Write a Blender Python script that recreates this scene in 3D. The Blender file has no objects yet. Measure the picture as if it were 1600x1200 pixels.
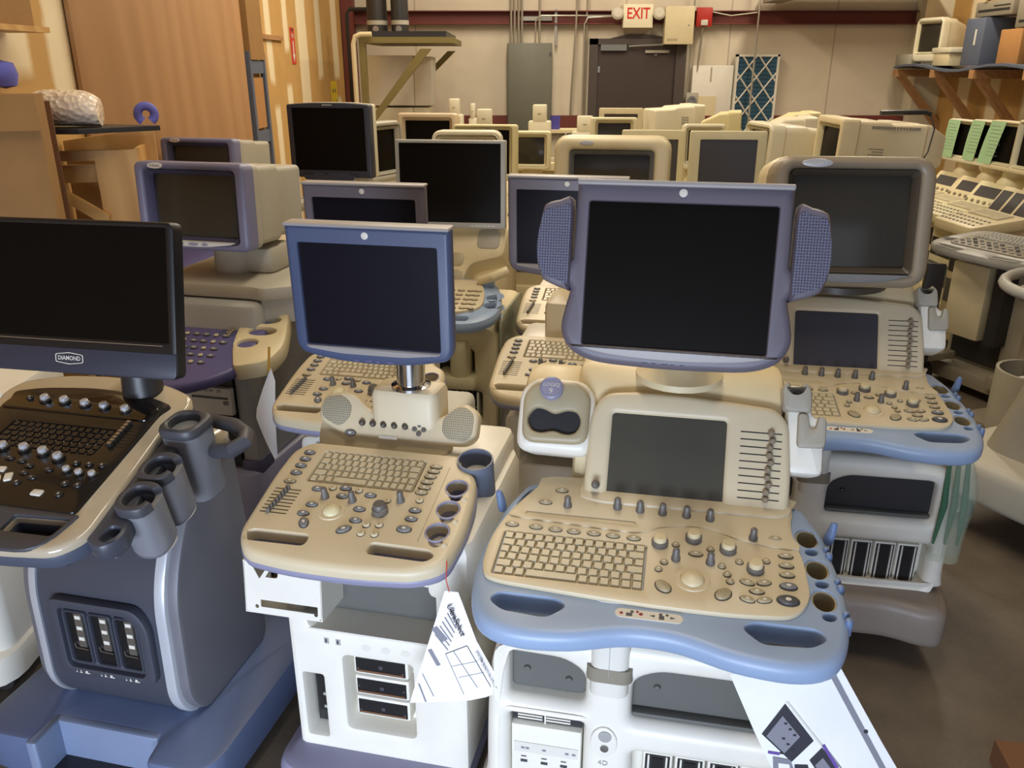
import bpy, math, random
from mathutils import Vector as V, Matrix as Mx
from mathutils.geometry import delaunay_2d_cdt
R = math.radians
SC = bpy.context.scene
COL = SC.collection
random.seed(5)

# ------------------------------------------------------------------ camera, world, lights, exposure
cam = bpy.data.cameras.new('camera')
cam.sensor_width = 36
cam.lens = 36 * 1300 / 1600
cam.clip_start = 0.05
camera = bpy.data.objects.new('camera', cam)
COL.objects.link(camera)
camera.location = (0, 0, 1.75)
camera.rotation_euler = (R(90 - 20.9), 0, 0)
SC.camera = camera

world = bpy.data.worlds.new('world')
SC.world = world
world.use_nodes = True
world.node_tree.nodes['Background'].inputs[0].default_value = (.62, .72, 1, 1)
world.node_tree.nodes['Background'].inputs[1].default_value = .25


def area(name, loc, rot, sx, sy, power, col, spread=180):
    l = bpy.data.lights.new(name, 'AREA')
    l.shape = 'RECTANGLE'
    l.size, l.size_y = sx, sy
    l.energy = power
    l.color = col
    l.spread = R(spread)
    o = bpy.data.objects.new(name, l)
    COL.objects.link(o)
    o.location = loc
    o.rotation_euler = rot
    return o


# daylight through the open loading door behind the camera (low opening), warm ceiling lamps over the back of the hall
area('daylight_door', (-.75, -1.5, .50), (R(86), 0, R(-4)), 1.9, .7, 42, (.70, .81, 1), 100)
area('daylight_upper', (.3, -2.6, 1.3), (R(82), 0, 0), 4.0, 1.6, 15, (.72, .81, 1), 150)
WARM = (1, .875, .69)
for lx, ly, p in ((.2, 4.4, 52), (.2, 7.8, 105), (3.4, 8.0, 110), (3.2, 3.8, 14), (-.9, 6.2, 42), (.2, 1.7, 56)):
    area('ceiling_lamp', (lx, ly, 4.1), (0, 0, 0), .35, 2.4, p, WARM)

vs = SC.view_settings
vs.view_transform = 'Standard'
vs.look = 'None'
vs.exposure = 0.0
vs.gamma = 1
vs.use_curve_mapping = False
SC.cycles.max_bounces = 6
SC.cycles.diffuse_bounces = 4
SC.cycles.glossy_bounces = 3
SC.cycles.sample_clamp_indirect = 4


# ------------------------------------------------------------------ materials
def lin(h):
    out = []
    for i in (0, 2, 4):
        x = int(h[i:i + 2], 16) / 255
        out.append(x / 12.92 if x <= .04045 else ((x + .055) / 1.055) ** 2.4)
    return (*out, 1)


class NT:
    def __init__(s, name):
        s.m = bpy.data.materials.new(name)
        s.m.use_nodes = True
        s.t = s.m.node_tree
        s.b = s.t.nodes['Principled BSDF']
        s._c = None

    def n(s, kind, **kw):
        nd = s.t.nodes.new(kind)
        for k, v in kw.items():
            if k[0] == 'i' and k[1:].isdigit():
                if hasattr(v, 'is_linked') or hasattr(v, 'links'):
                    s.t.links.new(v, nd.inputs[int(k[1:])])
                else:
                    nd.inputs[int(k[1:])].default_value = v
            else:
                setattr(nd, k, v)
        return nd

    def obj(s):
        if not s._c:
            s._c = s.n('ShaderNodeTexCoord').outputs['Object']
        return s._c

    def math(s, op, a, b=0.0, c=0.0):
        return s.n('ShaderNodeMath', operation=op, i0=a, i1=b, i2=c).outputs[0]

    def noise(s, scale, vec=None, detail=3):
        nd = s.n('ShaderNodeTexNoise')
        s.t.links.new(vec or s.obj(), nd.inputs['Vector'])
        nd.inputs['Scale'].default_value = scale
        nd.inputs['Detail'].default_value = detail
        return nd.outputs[0]

    def sep(s, vec=None):
        return s.n('ShaderNodeSeparateXYZ', i0=vec or s.obj()).outputs

    def mix(s, f, a, b):
        nd = s.n('ShaderNodeMix', data_type='RGBA')
        for i, v in ((0, f), (6, a), (7, b)):
            if hasattr(v, 'links'):
                s.t.links.new(v, nd.inputs[i])
            else:
                nd.inputs[i].default_value = v
        return nd.outputs[2]

    def set(s, name, v):
        if hasattr(v, 'links'):
            s.t.links.new(v, s.b.inputs[name])
        else:
            s.b.inputs[name].default_value = v

    def bump(s, h, strength=.2, dist=.01):
        nd = s.n('ShaderNodeBump')
        nd.inputs['Strength'].default_value = strength
        nd.inputs['Distance'].default_value = dist
        s.t.links.new(h, nd.inputs['Height'])
        s.set('Normal', nd.outputs[0])


MAT = {}


def pm(name, hx, rough=.5, metal=0, var=.05, scale=9, bump=.0, bscale=400, spec=.5, coat=0, trans=0, alpha=1):
    t = NT(name)
    c = lin(hx)
    d = tuple(x * (1 - var * 2.2) for x in c[:3]) + (1,)
    t.set('Base Color', t.mix(t.noise(scale), d, tuple(min(1, x * (1 + var)) for x in c[:3]) + (1,)))
    t.set('Roughness', rough)
    t.set('Metallic', metal)
    t.set('Specular IOR Level', spec)
    t.set('Coat Weight', coat)
    t.set('Transmission Weight', trans)
    t.set('Alpha', alpha)
    if bump:
        t.bump(t.noise(bscale), bump, .002)
    MAT[name] = t.m
    return t.m


def perforated(name, hx, hole, cell, size=.34):
    t = NT(name)
    mp = t.n('ShaderNodeVectorMath', operation='SCALE')
    cs = t.sep()
    cb = t.n('ShaderNodeCombineXYZ', i0=cs[0], i1=cs[2])
    t.t.links.new(cb.outputs[0], mp.inputs[0])
    mp.inputs['Scale'].default_value = 1 / cell
    vo = t.n('ShaderNodeTexVoronoi', voronoi_dimensions='2D')
    t.t.links.new(mp.outputs[0], vo.inputs['Vector'])
    vo.inputs['Scale'].default_value = 1
    vo.inputs['Randomness'].default_value = .12
    f = t.math('LESS_THAN', vo.outputs['Distance'], size)
    t.set('Base Color', t.mix(f, lin(hx), lin(hole)))
    t.set('Roughness', .6)
    MAT[name] = t.m


pm('beige', 'd2c4a4', .42, bump=.05)
pm('beige_dark', 'a89c7d', .42)
pm('taupe', '8d806b', .38)
pm('taupe_dark', '4b453c', .4)
pm('key', 'cfc5a8', .4)
pm('cream', 'd8cfa8', .45)
pm('cream_pale', 'd6c8a2', .45)
pm('cream_yellow', 'd4c898', .5)
pm('pinkish', 'd2bfa0', .45)
pm('white', 'e9e5d8', .38, bump=.03)
pm('offwhite', 'dcd5bb', .4)
pm('greyback', 'a8a292', .5)
pm('grey_light', 'a3a39e', .45)
pm('grey', '77787a', .45)
pm('grey_warm', '8a8271', .5)
pm('grey_dark', '43444a', .45)
pm('charcoal', '2b2a2b', .4)
pm('black', '121112', .45)
pm('black_gloss', '0f0d0e', .12, coat=.4)
pm('purple', '66616c', .42)
pm('violet', '5b5886', .42)
pm('violet_bezel', '74738c', .42)
pm('cup_grey', '8a8c92', .4, .2)
pm('bezel_daylit', '444f6d', .42)  # monitor bezel with the blue cast of daylight put into its colour
pm('hood_cream', 'dccba2', .42)
pm('mauve', '877c72', .45)
pm('purple_lit', '9c9795', .4)  # paler purple: warm light caught by the monitor chin, painted in
pm('purple_dark', '4d4b66', .42)
pm('lilac', '8f8ea6', .4)
pm('blue', '93a8c6', .4)
pm('blue_dark', '6c80a4', .4)
pm('blue_grey', '6a7282', .42)
pm('base_daylit', '7c8aa6', .42)  # base blue made paler, with daylight on the recess wall painted in
pm('slate', '4b5261', .42)
pm('base_blue', '5c6a8a', .42)
pm('knob', '68645f', .4)
pm('knob_dark', '3c3a3c', .4)
pm('indigo', '4f4d78', .45)
pm('navy_bezel', '303340', .4)
pm('console_black', '191817', .3, coat=.2)
pm('silver', 'b4b2ac', .25, .85)
pm('silver_paint', 'bfc2c8', .33, .25)
pm('chrome', 'c8c8c8', .12, 1)
pm('graphite', '494c57', .42, .2)
pm('graphite_side', '6c6c72', .5, .1)
pm('screen', '120f0c', .35, spec=.06)
pm('screen_blue', '15131b', .35, spec=.08)
pm('screen_crt', '37332b', .14, spec=.3)
pm('screen_lcd', '4b483f', .3, spec=.25)
pm('screen_lcd_dark', '403e42', .3)
pm('recess', '5d5d58', .6)
pm('label_white', 'dcd8cc', .5)
pm('paper', 'f1f0ee', .8)
pm('paper_green', 'a9d0a0', .85)
pm('ink', '33323a', .8)
pm('ink_grey', '85858e', .8)
pm('ink_red', 'b23a35', .8)
pm('ink_purple', '6a4fa0', .8)
pm('gold', '9c8a55', .35, .7)
pm('rubber', '1d1c1c', .7)
pm('red', 'b3261c', .5)
pm('exit_red', 'd32a1c', .5)
pm('exit_face', 'ece4c6', .5)
pm('olive', '7b6e3c', .55)
pm('steel_red', '6b3028', .6)
pm('door_brown', '403430', .55)
pm('frame_brown', '4a403c', .55)
pm('panel_grey', '6e6e62', .5)
pm('conduit', 'aaa69a', .35, .5)
pm('tank', '2c2724', .5)
pm('cardboard', '96703f', .8, var=.08)
pm('cardboard_dark', '7a5334', .8)
pm('cardboard_orange', 'ad7c47', .8)
pm('foam_blue', '6768b8', .7)
pm('steel_blue', '5c6476', .5)
pm('sign_yellow', 'e6c81e', .6)
pm('sign_red', 'c8402e', .6)
pm('filter_blue', '1d3b52', .8)
pm('clear_wrap', 'f2e6d8', .25, var=.03, alpha=.85)
pm('wrap_green', '9a9c86', .25, var=.12, scale=14, alpha=.9)
pm('bag', 'b9c9b4', .2, alpha=.26)
pm('bag_green', '2f6a48', .5, alpha=.7)
pm('amber', 'b58d3a', .3)
pm('purple_cup', '4a46a0', .5)
pm('lamp_glass', 'cfc9ba', .15)
perforated('grille_purple', '63637a', '2c2c38', .0056, .33)
perforated('grille_beige', 'a79e86', '77705e', .005, .34)


def wood(name, a, b, axis, scale=3.0):
    t = NT(name)
    mp = t.n('ShaderNodeMapping', i0=t.obj())
    mp.inputs['Scale'].default_value = tuple(.12 if i == axis else 1 for i in range(3))
    v = mp.outputs[0]
    n1, n2 = t.noise(scale * 3, v, 6), t.noise(scale * .6)
    w = t.n('ShaderNodeTexWave', bands_direction='DIAGONAL')
    t.t.links.new(v, w.inputs['Vector'])
    w.inputs['Scale'].default_value = scale * 1.6
    w.inputs['Distortion'].default_value = 7
    w.inputs['Detail'].default_value = 3
    f = t.math('MULTIPLY_ADD', w.outputs['Fac'], .3, t.math('MULTIPLY_ADD', n1, .5, t.math('MULTIPLY', n2, .2)))
    t.set('Base Color', t.mix(f, lin(a), lin(b)))
    t.set('Roughness', .65)
    MAT[name] = t.m


wood('plywood', '936a40', 'b0865a', 2, 1.4)
wood('pine', 'a5743a', 'd9ac68', 2, 3)
wood('pine_flat', 'a5743a', 'dab06c', 0, 3)
wood('timber', '94693f', 'b98e60', 1, 5)


def drywall(name, strips, ax):
    """tan drywall with pale joint-compound bands: strips = (position along the wall, half width, z0, z1)"""
    t = NT(name)
    s = t.sep()
    y, z = s[ax], s[2]
    wob = t.math('MULTIPLY_ADD', t.noise(2.6), .14, -.07)
    edge = t.math('MULTIPLY_ADD', t.noise(16), .03, -.015)
    acc = None
    for p, hw, z0, z1 in strips:
        d = t.math('ABSOLUTE', t.math('ADD', t.math('SUBTRACT', y, p), t.math('ADD', t.math('MULTIPLY', wob, .35), edge)))
        zz = t.math('ADD', z, wob)
        m = t.math('MULTIPLY', t.math('SMOOTH_MIN', t.math('MULTIPLY', t.math('SUBTRACT', hw, d), 22), 1.0, .1),
                   t.math('MULTIPLY', t.n('ShaderNodeClamp', i0=t.math('MULTIPLY', t.math('SUBTRACT', zz, z0), 16)).outputs[0], t.n('ShaderNodeClamp', i0=t.math('MULTIPLY', t.math('SUBTRACT', z1, zz), 16)).outputs[0]))
        m = t.math('MAXIMUM', m, 0.0)
        acc = m if acc is None else t.math('MAXIMUM', acc, m)
    acc = t.math('MINIMUM', acc, .92)
    base = t.mix(t.noise(5), lin('b28a4e'), lin('c79d5c'))
    t.set('Base Color', t.mix(acc, base, lin('e6d6b2')))
    t.set('Roughness', .8)
    MAT[name] = t.m


def floor_mat():
    t = NT('concrete')
    n1, n2, n3 = t.noise(1.1, None, 5), t.noise(7, None, 6), t.noise(60, None, 3)
    f = t.math('ADD', t.math('MULTIPLY', n1, .5), t.math('ADD', t.math('MULTIPLY', n2, .35), t.math('MULTIPLY', n3, .15)))
    f = t.math('MULTIPLY_ADD', t.math('SUBTRACT', f, .5), 2.2, .5)
    t.set('Base Color', t.mix(f, lin('4b4238'), lin('7a6e5e')))
    t.set('Roughness', .55)
    t.bump(n3, .15, .002)
    MAT['concrete'] = t.m


floor_mat()


def insulation():
    t = NT('insulation')
    s = t.sep()
    pos = t.math('MULTIPLY', t.math('ABSOLUTE', t.math('SUBTRACT', t.math('FRACT', t.math('ADD', t.math('DIVIDE', s[0], 1.22), .42)), .5)), 1.22)
    seam = t.math('LESS_THAN', pos, .008)
    b = t.mix(t.noise(1.3), lin('c6baa4'), lin('d8cdb8'))
    t.set('Base Color', t.mix(t.math('MULTIPLY', seam, .45), b, lin('6f6350')))
    t.set('Roughness', .55)
    t.bump(t.noise(1.6), .5, .06)
    MAT['insulation'] = t.m


insulation()


def bubble():
    t = NT('bubble_wrap')
    vo = t.n('ShaderNodeTexVoronoi')
    t.t.links.new(t.obj(), vo.inputs['Vector'])
    vo.inputs['Scale'].default_value = 45
    t.set('Base Color', t.mix(t.noise(8), lin('dcc4a8'), lin('efe0cc')))
    t.set('Roughness', .25)
    t.bump(vo.outputs['Distance'], .8, .012)
    MAT['bubble_wrap'] = t.m


bubble()


def pleats():
    t = NT('pleats')
    s = t.sep()
    f = t.math('PINGPONG', t.math('MULTIPLY', s[2], 22), .5)
    f = t.math('ADD', f, t.math('MULTIPLY', t.noise(6), .5))
    t.set('Base Color', t.mix(f, lin('10151b'), lin('33637f')))
    t.set('Roughness', .8)
    MAT['pleats'] = t.m


pleats()


# ------------------------------------------------------------------ mesh tools
def offs(p, d):
    out, n = [], len(p)
    for i in range(n):
        a, b, c = p[i - 1], p[i], p[(i + 1) % n]
        e1, e2 = (b - a), (c - b)
        e1 = e1.normalized() if e1.length > 1e-9 else V((1, 0))
        e2 = e2.normalized() if e2.length > 1e-9 else e1
        n1, n2 = V((-e1.y, e1.x)), V((-e2.y, e2.x))
        m = n1 + n2
        m = n1 if m.length < 1e-6 else m.normalized()
        out.append(b + m * d / max(.45, m.dot(n1)))
    # an offset wider than a corner's radius folds over: pull each folded run back to where its neighbours meet
    for _ in range(3):
        bad = [(out[(i + 1) % n] - out[i]).dot(p[(i + 1) % n] - p[i]) < -1e-12 for i in range(n)]
        if not any(bad) or all(bad):
            break
        i0 = next(i for i in range(n) if not bad[i] and bad[(i + 1) % n])
        i = i0
        while i < i0 + n:
            if bad[(i + 1) % n] and not bad[i % n]:
                j = i + 1
                while bad[j % n]:
                    j += 1
                a, b, c, e = out[i % n], out[(i + 1) % n], out[j % n], out[(j + 1) % n]
                u, w = b - a, e - c
                k = u.cross(w)
                q = a + u * ((c - a).cross(w) / k) if abs(k) > 1e-12 else (b + c) / 2
                if (q - b).length > 4 * abs(d) + 1e-6:
                    q = (b + c) / 2
                for t in range(i + 1, j + 1):
                    out[t % n] = q.copy()
                i = j
            else:
                i += 1
    return out


def ccw(p):
    p = [V(q) for q in p]
    a = sum(p[i - 1].x * p[i].y - p[i].x * p[i - 1].y for i in range(len(p)))
    return p if a > 0 else p[::-1]


def inside(q, P):
    r = False
    for k in range(len(P)):
        a, b = P[k - 1], P[k]
        if (a.y > q.y) != (b.y > q.y) and q.x < (b.x - a.x) * (q.y - a.y) / (b.y - a.y) + a.x:
            r = not r
    return r


def rrect(x0, y0, x1, y1, r=.0, n=4):
    if r <= 0:
        return [(x0, y0), (x1, y0), (x1, y1), (x0, y1)]
    r = min(r, (x1 - x0) / 2.001, (y1 - y0) / 2.001)
    o = []
    for cx, cy, a in ((x1 - r, y0 + r, -90), (x1 - r, y1 - r, 0), (x0 + r, y1 - r, 90), (x0 + r, y0 + r, 180)):
        for k in range(n + 1):
            t = R(a + 90 * k / n)
            o.append((cx + r * math.cos(t), cy + r * math.sin(t)))
    return o


def rpoly(pts, r, n=3):
    """polygon with rounded corners; a point may carry its own radius"""
    P = [V(p[:2]) for p in pts]
    o = []
    for i, p in enumerate(pts):
        rr = p[2] if len(p) > 2 else r
        a, b, c = P[i - 1], P[i], P[(i + 1) % len(P)]
        u, v = (a - b), (c - b)
        k = min(rr, u.length * .45, v.length * .45)
        if k < 1e-5:
            o.append(b)
            continue
        s, e = b + u.normalized() * k, b + v.normalized() * k
        for j in range(n + 1):
            t = j / n
            o.append(s * (1 - t) ** 2 + b * 2 * t * (1 - t) + e * t * t)
    return o


def smooth(pts, n=4):
    P = [V(p) for p in pts]
    o, m = [], len(P)
    for i in range(m):
        a, b, c, d = P[i - 1], P[i], P[(i + 1) % m], P[(i + 2) % m]
        for k in range(n):
            t = k / n
            o.append(.5 * ((2 * b) + (c - a) * t + (2 * a - 5 * b + 4 * c - d) * t * t + (3 * b - a - 3 * c + d) * t ** 3))
    return o


def ell(cx, cy, rx, ry=None, n=20, rot=0):
    ry = ry or rx
    c, s = math.cos(R(rot)), math.sin(R(rot))
    o = []
    for k in range(n):
        a = 2 * math.pi * k / n
        x, y = rx * math.cos(a), ry * math.sin(a)
        o.append((cx + x * c - y * s, cy + x * s + y * c))
    return o


def T(x=0, y=0, z=0, rx=0, ry=0, rz=0):
    m = Mx.Translation((x, y, z))
    if rz:
        m = m @ Mx.Rotation(R(rz), 4, 'Z')
    if ry:
        m = m @ Mx.Rotation(R(ry), 4, 'Y')
    if rx:
        m = m @ Mx.Rotation(R(rx), 4, 'X')
    return m


I4 = Mx.Identity(4)
UP = T(rx=90)          # slab drawn in (x, z), its thickness towards -y (the front)
FONT = {}


class G:
    """collects faces and links them as ONE mesh object"""
    def __init__(s, mat='white'):
        s.v, s.f, s.i, s.m, s.d, s.s = [], [], [], [], mat, []

    def mi(s, mat):
        mat = mat or s.d
        if mat not in s.m:
            s.m.append(mat)
        return s.m.index(mat)

    def add(s, vs, fs, mat=None, M=I4, flat=1 << 60):
        k, o = s.mi(mat), len(s.v)
        s.v += [tuple(M @ V(p)) for p in vs]
        for j, f in enumerate(fs):
            s.f.append([o + q for q in f])
            s.i.append(k)
            s.s.append(j < flat)
        return s

    def slab(s, out, z0, z1, M=I4, mat=None, r=0, rb=0, holes=(), seg=2, cap=(1, 1), hk=1):
        loops = [ccw(out)] + [ccw(h) for h in holes]
        prof = []
        if rb > 0:
            prof += [(rb * (1 - math.sin(a)), z0 + rb * (1 - math.cos(a))) for a in (math.pi / 2 * k / seg for k in range(seg + 1))]
        else:
            prof.append((0, z0))
        if r > 0:
            prof += [(r * (1 - math.cos(a)), z1 - r + r * math.sin(a)) for a in (math.pi / 2 * k / seg for k in range(seg + 1))]
        else:
            prof.append((0, z1))
        prof = [p for k, p in enumerate(prof) if k == 0 or abs(p[1] - prof[k - 1][1]) + abs(p[0] - prof[k - 1][0]) > 1e-6]
        vs, fs, ends = [], [], ([], [])
        for li, lp in enumerate(loops):
            n, base = len(lp), len(vs)
            for ins, z in prof:
                q = offs(lp, ins if li == 0 else -ins * hk) if ins else lp
                vs += [(p.x, p.y, z) for p in q]
            for k in range(len(prof) - 1):
                for j in range(n):
                    a, b = base + k * n + j, base + k * n + (j + 1) % n
                    f = [a, b, b + n, a + n]
                    fs.append(f if li == 0 else f[::-1])
            ends[0].append(list(range(base, base + n)))
            ends[1].append(list(range(base + (len(prof) - 1) * n, base + len(prof) * n)))
        side = len(fs)
        for e in (0, 1):
            if not cap[e]:
                continue
            rings = ends[e]
            if len(rings) == 1:
                fs.append(rings[0] if e else rings[0][::-1])
                continue
            idx = [k for rg in rings for k in rg]
            co = [V(vs[k][:2]) for k in idx]
            ed, o = [], 0
            for rg in rings:
                ed += [(o + j, o + (j + 1) % len(rg)) for j in range(len(rg))]
                o += len(rg)
            oc, _, tri, orig, _, _ = delaunay_2d_cdt(co, ed, [], 0, 1e-7)
            zc, vmap = vs[rings[0][0]][2], []
            for k, og in enumerate(orig):
                if og:
                    vmap.append(idx[og[0]])
                else:
                    vmap.append(len(vs))
                    vs.append((oc[k].x, oc[k].y, zc))
            polys = [[V(vs[k][:2]) for k in rg] for rg in rings]
            for t in tri:
                q = [vmap[k] for k in t]
                if len(set(q)) < 3:
                    continue
                m = sum((V(vs[k][:2]) for k in q), V((0, 0))) / len(q)
                if not inside(m, polys[0]) or any(inside(m, p) for p in polys[1:]):
                    continue
                a, b, c = (V(vs[k][:2]) for k in q[:3])
                up = (b - a).cross(c - a) > 0
                fs.append(q if up == bool(e) else q[::-1])
        return s.add(vs, fs, mat, M, side)

    def box(s, x0, y0, z0, x1, y1, z1, mat=None, M=I4, b=0, top=0):
        if b:
            return s.slab(rrect(x0, y0, x1, y1, b * 1.5, 2), z0, z1, M, mat, b, b * .6)
        vs = [(x, y, z) for z in (z0, z1) for x, y in ((x0, y0), (x1, y0), (x1, y1), (x0, y1))]
        return s.add(vs, [(3, 2, 1, 0), (4, 5, 6, 7), (0, 1, 5, 4), (1, 2, 6, 5), (2, 3, 7, 6), (3, 0, 4, 7)], mat, M)

    def lathe(s, prof, M=I4, mat=None, n=20):
        vs, fs = [], []
        for r, z in prof:
            vs += [(r * math.cos(2 * math.pi * k / n), r * math.sin(2 * math.pi * k / n), z) for k in range(n)]
        for j in range(len(prof) - 1):
            for k in range(n):
                fs.append((j * n + k, j * n + (k + 1) % n, (j + 1) * n + (k + 1) % n, (j + 1) * n + k))
        if prof[0][0] > 1e-6:
            fs.append(tuple(range(n))[::-1])
        if prof[-1][0] > 1e-6:
            fs.append(tuple(range((len(prof) - 1) * n, len(prof) * n)))
        return s.add(vs, fs, mat, M)

    def loft(s, rings, mat=None, M=I4, caps=(1, 1)):
        n = len(rings[0])
        vs = [p for rg in rings for p in rg]
        fs = [(j * n + k, j * n + (k + 1) % n, (j + 1) * n + (k + 1) % n, (j + 1) * n + k) for j in range(len(rings) - 1) for k in range(n)]
        if caps[0]:
            fs.append(tuple(range(n))[::-1])
        if caps[1]:
            fs.append(tuple(range(len(vs) - n, len(vs))))
        return s.add(vs, fs, mat, M)

    def tube(s, path, r, mat=None, n=8, M=I4, closed=False):
        P = [V(p) for p in path]
        m = len(P)
        rings, up = [], None
        for i, p in enumerate(P):
            a = P[i - 1] if (i or closed) else p
            b = P[(i + 1) % m] if (i < m - 1 or closed) else p
            t = (b - a).normalized()
            if up is None:
                up = V((0, 0, 1)) if abs(t.z) < .9 else V((1, 0, 0))
            x = up.cross(t).normalized()
            up = t.cross(x).normalized()
            rr = r[i] if isinstance(r, (list, tuple)) else r
            rings.append([p + (x * math.cos(2 * math.pi * k / n) + up * math.sin(2 * math.pi * k / n)) * rr for k in range(n)])
        if closed:
            rings.append(rings[0])
        return s.loft(rings, mat, M, (not closed, not closed))

    def text(s, txt, size, M=I4, mat=None, depth=.0006, bold=0, sx=1):
        k = (txt, bold)
        if k not in FONT:
            c = bpy.data.curves.new('lettering', 'FONT')
            c.body = txt
            c.align_x, c.align_y = 'CENTER', 'CENTER'
            c.size, c.resolution_u = 1, 2
            c.offset = bold
            o = bpy.data.objects.new('lettering', c)
            me = bpy.data.meshes.new_from_object(o)
            FONT[k] = ([tuple(v.co) for v in me.vertices], [tuple(p.vertices) for p in me.polygons])
            bpy.data.objects.remove(o)
            bpy.data.meshes.remove(me)
            bpy.data.curves.remove(c)
        vs, fs = FONT[k]
        return s.add([(x * size * sx, y * size, depth) for x, y, z in vs], fs, mat, M)

    def mesh(s, name, sharp=38):
        me = bpy.data.meshes.new(name)
        me.from_pydata(s.v, [], s.f)
        for m in s.m:
            me.materials.append(MAT[m])
        me.polygons.foreach_set('material_index', s.i)
        me.polygons.foreach_set('use_smooth', s.s)
        me.update()
        me.set_sharp_from_angle(angle=R(sharp))
        return me

    def put(s, name, parent=None, M=I4, label=None, sharp=38):
        return put(name, s.mesh(name, sharp), parent, M, label)


def put(name, me, parent=None, M=I4, label=None):
    o = bpy.data.objects.new(name, me)
    COL.objects.link(o)
    if parent:
        o.parent = parent
    o.matrix_local = M
    if label:
        o['label'] = label
    return o


def tag(o, label, cat, group=None, kind=None):
    o['label'] = label
    o['category'] = cat
    if group:
        o['group'] = group
    if kind:
        o['kind'] = kind
    return o


def thing(name, label, cat, loc=(0, 0, 0), rz=0, group=None):
    o = bpy.data.objects.new(name, None)
    COL.objects.link(o)
    o.empty_display_size = .1
    o.location = loc
    o.rotation_euler = (0, 0, R(rz))
    return tag(o, label, cat, group)


def struct(name, g, M=I4, label=None):
    o = g.put(name, None, M, label)
    o['kind'] = 'structure'
    return o


# ------------------------------------------------------------------ small parts shared by the machines
def keyboard(w, d, rows, mat='key', bed='beige_dark', h=.007, gap=.0022):
    """one keyboard: rows from the back to the front, each a list of key widths in units"""
    g = G(mat)
    g.box(0, 0, -.004, w, d, -.002, bed)
    rd = d / len(rows)
    for j, row in enumerate(rows):
        u, x = w / sum(row), 0
        for k in row:
            if k > 0:
                a, b = x + gap / 2, x + k * u - gap / 2
                y0, y1 = d - (j + 1) * rd + gap / 2, d - j * rd - gap / 2
                t = .0022
                vs = [(a, y0, -.003), (b, y0, -.003), (b, y1, -.003), (a, y1, -.003),
                      (a + t, y0 + t * 1.2, h), (b - t, y0 + t * 1.2, h), (b - t, y1 - t * .4, h), (a + t, y1 - t * .4, h)]
                g.add(vs, [(4, 5, 6, 7), (0, 1, 5, 4), (1, 2, 6, 5), (2, 3, 7, 6), (3, 0, 4, 7)])
            x += abs(k) * u
    return g


QWERTY = [[1] * 14, [1.35] + [1] * 11 + [1.65], [1] * 14, [1] * 13 + [1] if 0 else [.8] + [1] * 11 + [1.6], [1.5] + [1] * 11 + [1], [1, 1, 1, 5, 1, 1, 1, 1, 1, 1]]


def knob_mesh(r, h, mat, top=None, n=16):
    g = G(mat)
    if top:
        g.lathe([(r, 0), (r, h * .5), (r * .9, h * .55)], mat=mat, n=n)
        g.lathe([(r * .82, h * .5), (r * .8, h * .9), (r * .68, h), (0, h * 1.02)], mat=top, n=n)
    else:
        g.lathe([(r, 0), (r * .98, h * .25), (r * .8, h * .4), (r * .74, h * .9), (r * .55, h), (0, h * 1.03)], n=n)
    return g.mesh('knob')


def button_mesh(rx, ry, h, mat, dot=None):
    g = G(mat)
    g.slab(ell(0, 0, rx * 1.12, ry * 1.2, 16), 0, h * .25, mat='taupe_dark' if mat != 'console_key' else 'black')
    g.slab(ell(0, 0, rx, ry, 16), h * .2, h, r=h * .45)
    if dot:
        g.slab(ell(0, 0, rx * .3, ry * .35, 8), h, h + .0004, mat=dot)
    return g.mesh('button')


pm('console_key', '2c2a29', .3)
KM = {}


def km(kind):
    if kind not in KM:
        KM[kind] = {
            'enc': lambda: knob_mesh(.0098, .027, 'knob'),
            'rot': lambda: knob_mesh(.0095, .028, 'knob'),
            'big': lambda: knob_mesh(.0175, .022, 'knob', 'cream_pale'),
            'shuttle': lambda: knob_mesh(.018, .026, 'knob', 'knob'),
            'barknob': lambda: knob_mesh(.0085, .012, 'taupe_dark'),
            'ball': lambda: ball_mesh('cream_pale'),
            'ball_small': lambda: ball_mesh('cream', .021),
            'oval': lambda: button_mesh(.014, .0072, .005, 'beige_dark', 'label_white'),
            'oval_dark': lambda: button_mesh(.0135, .0075, .005, 'grey', 'label_white'),
            'round': lambda: button_mesh(.0078, .0072, .005, 'beige_dark', 'label_white'),
            'round_pale': lambda: button_mesh(.0085, .0078, .005, 'key', 'beige_dark'),
            'set': lambda: button_mesh(.018, .0125, .006, 'beige_dark'),
            'set_dark': lambda: button_mesh(.016, .0095, .006, 'grey', 'label_white'),
            'freeze': lambda: button_mesh(.02, .013, .006, 'grey_dark', 'label_white'),
            'fader': lambda: G('knob').box(-.0045, -.0042, 0, .0045, .0042, .012, b=.0015).mesh('slider'),
            'tgc': lambda: G('taupe').lathe([(.0075, 0), (.0075, .007), (.005, .009), (.0045, .014), (0, .0145)], n=10).mesh('slider'),
            'silver': lambda: silver_knob(.0125, .016),
            'silver_small': lambda: silver_knob(.0095, .012),
            'black_key': lambda: button_mesh(.0115, .007, .004, 'console_key', 'grey'),
            'dark_round': lambda: button_mesh(.0095, .0085, .005, 'console_key', 'grey_light'),
            'led_key': lambda: G('label_white').slab(rrect(-.013, -.0085, .013, .0085, .003, 2), 0, .004, r=.0015).mesh('button'),
            'silver_fader': lambda: G('console_key').box(-.006, -.0055, 0, .006, .0055, .009, b=.0015).box(-.0045, -.004, .009, .0045, .004, .0105, 'silver').mesh('slider'),
        }[kind]()
    return KM[kind]


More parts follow.
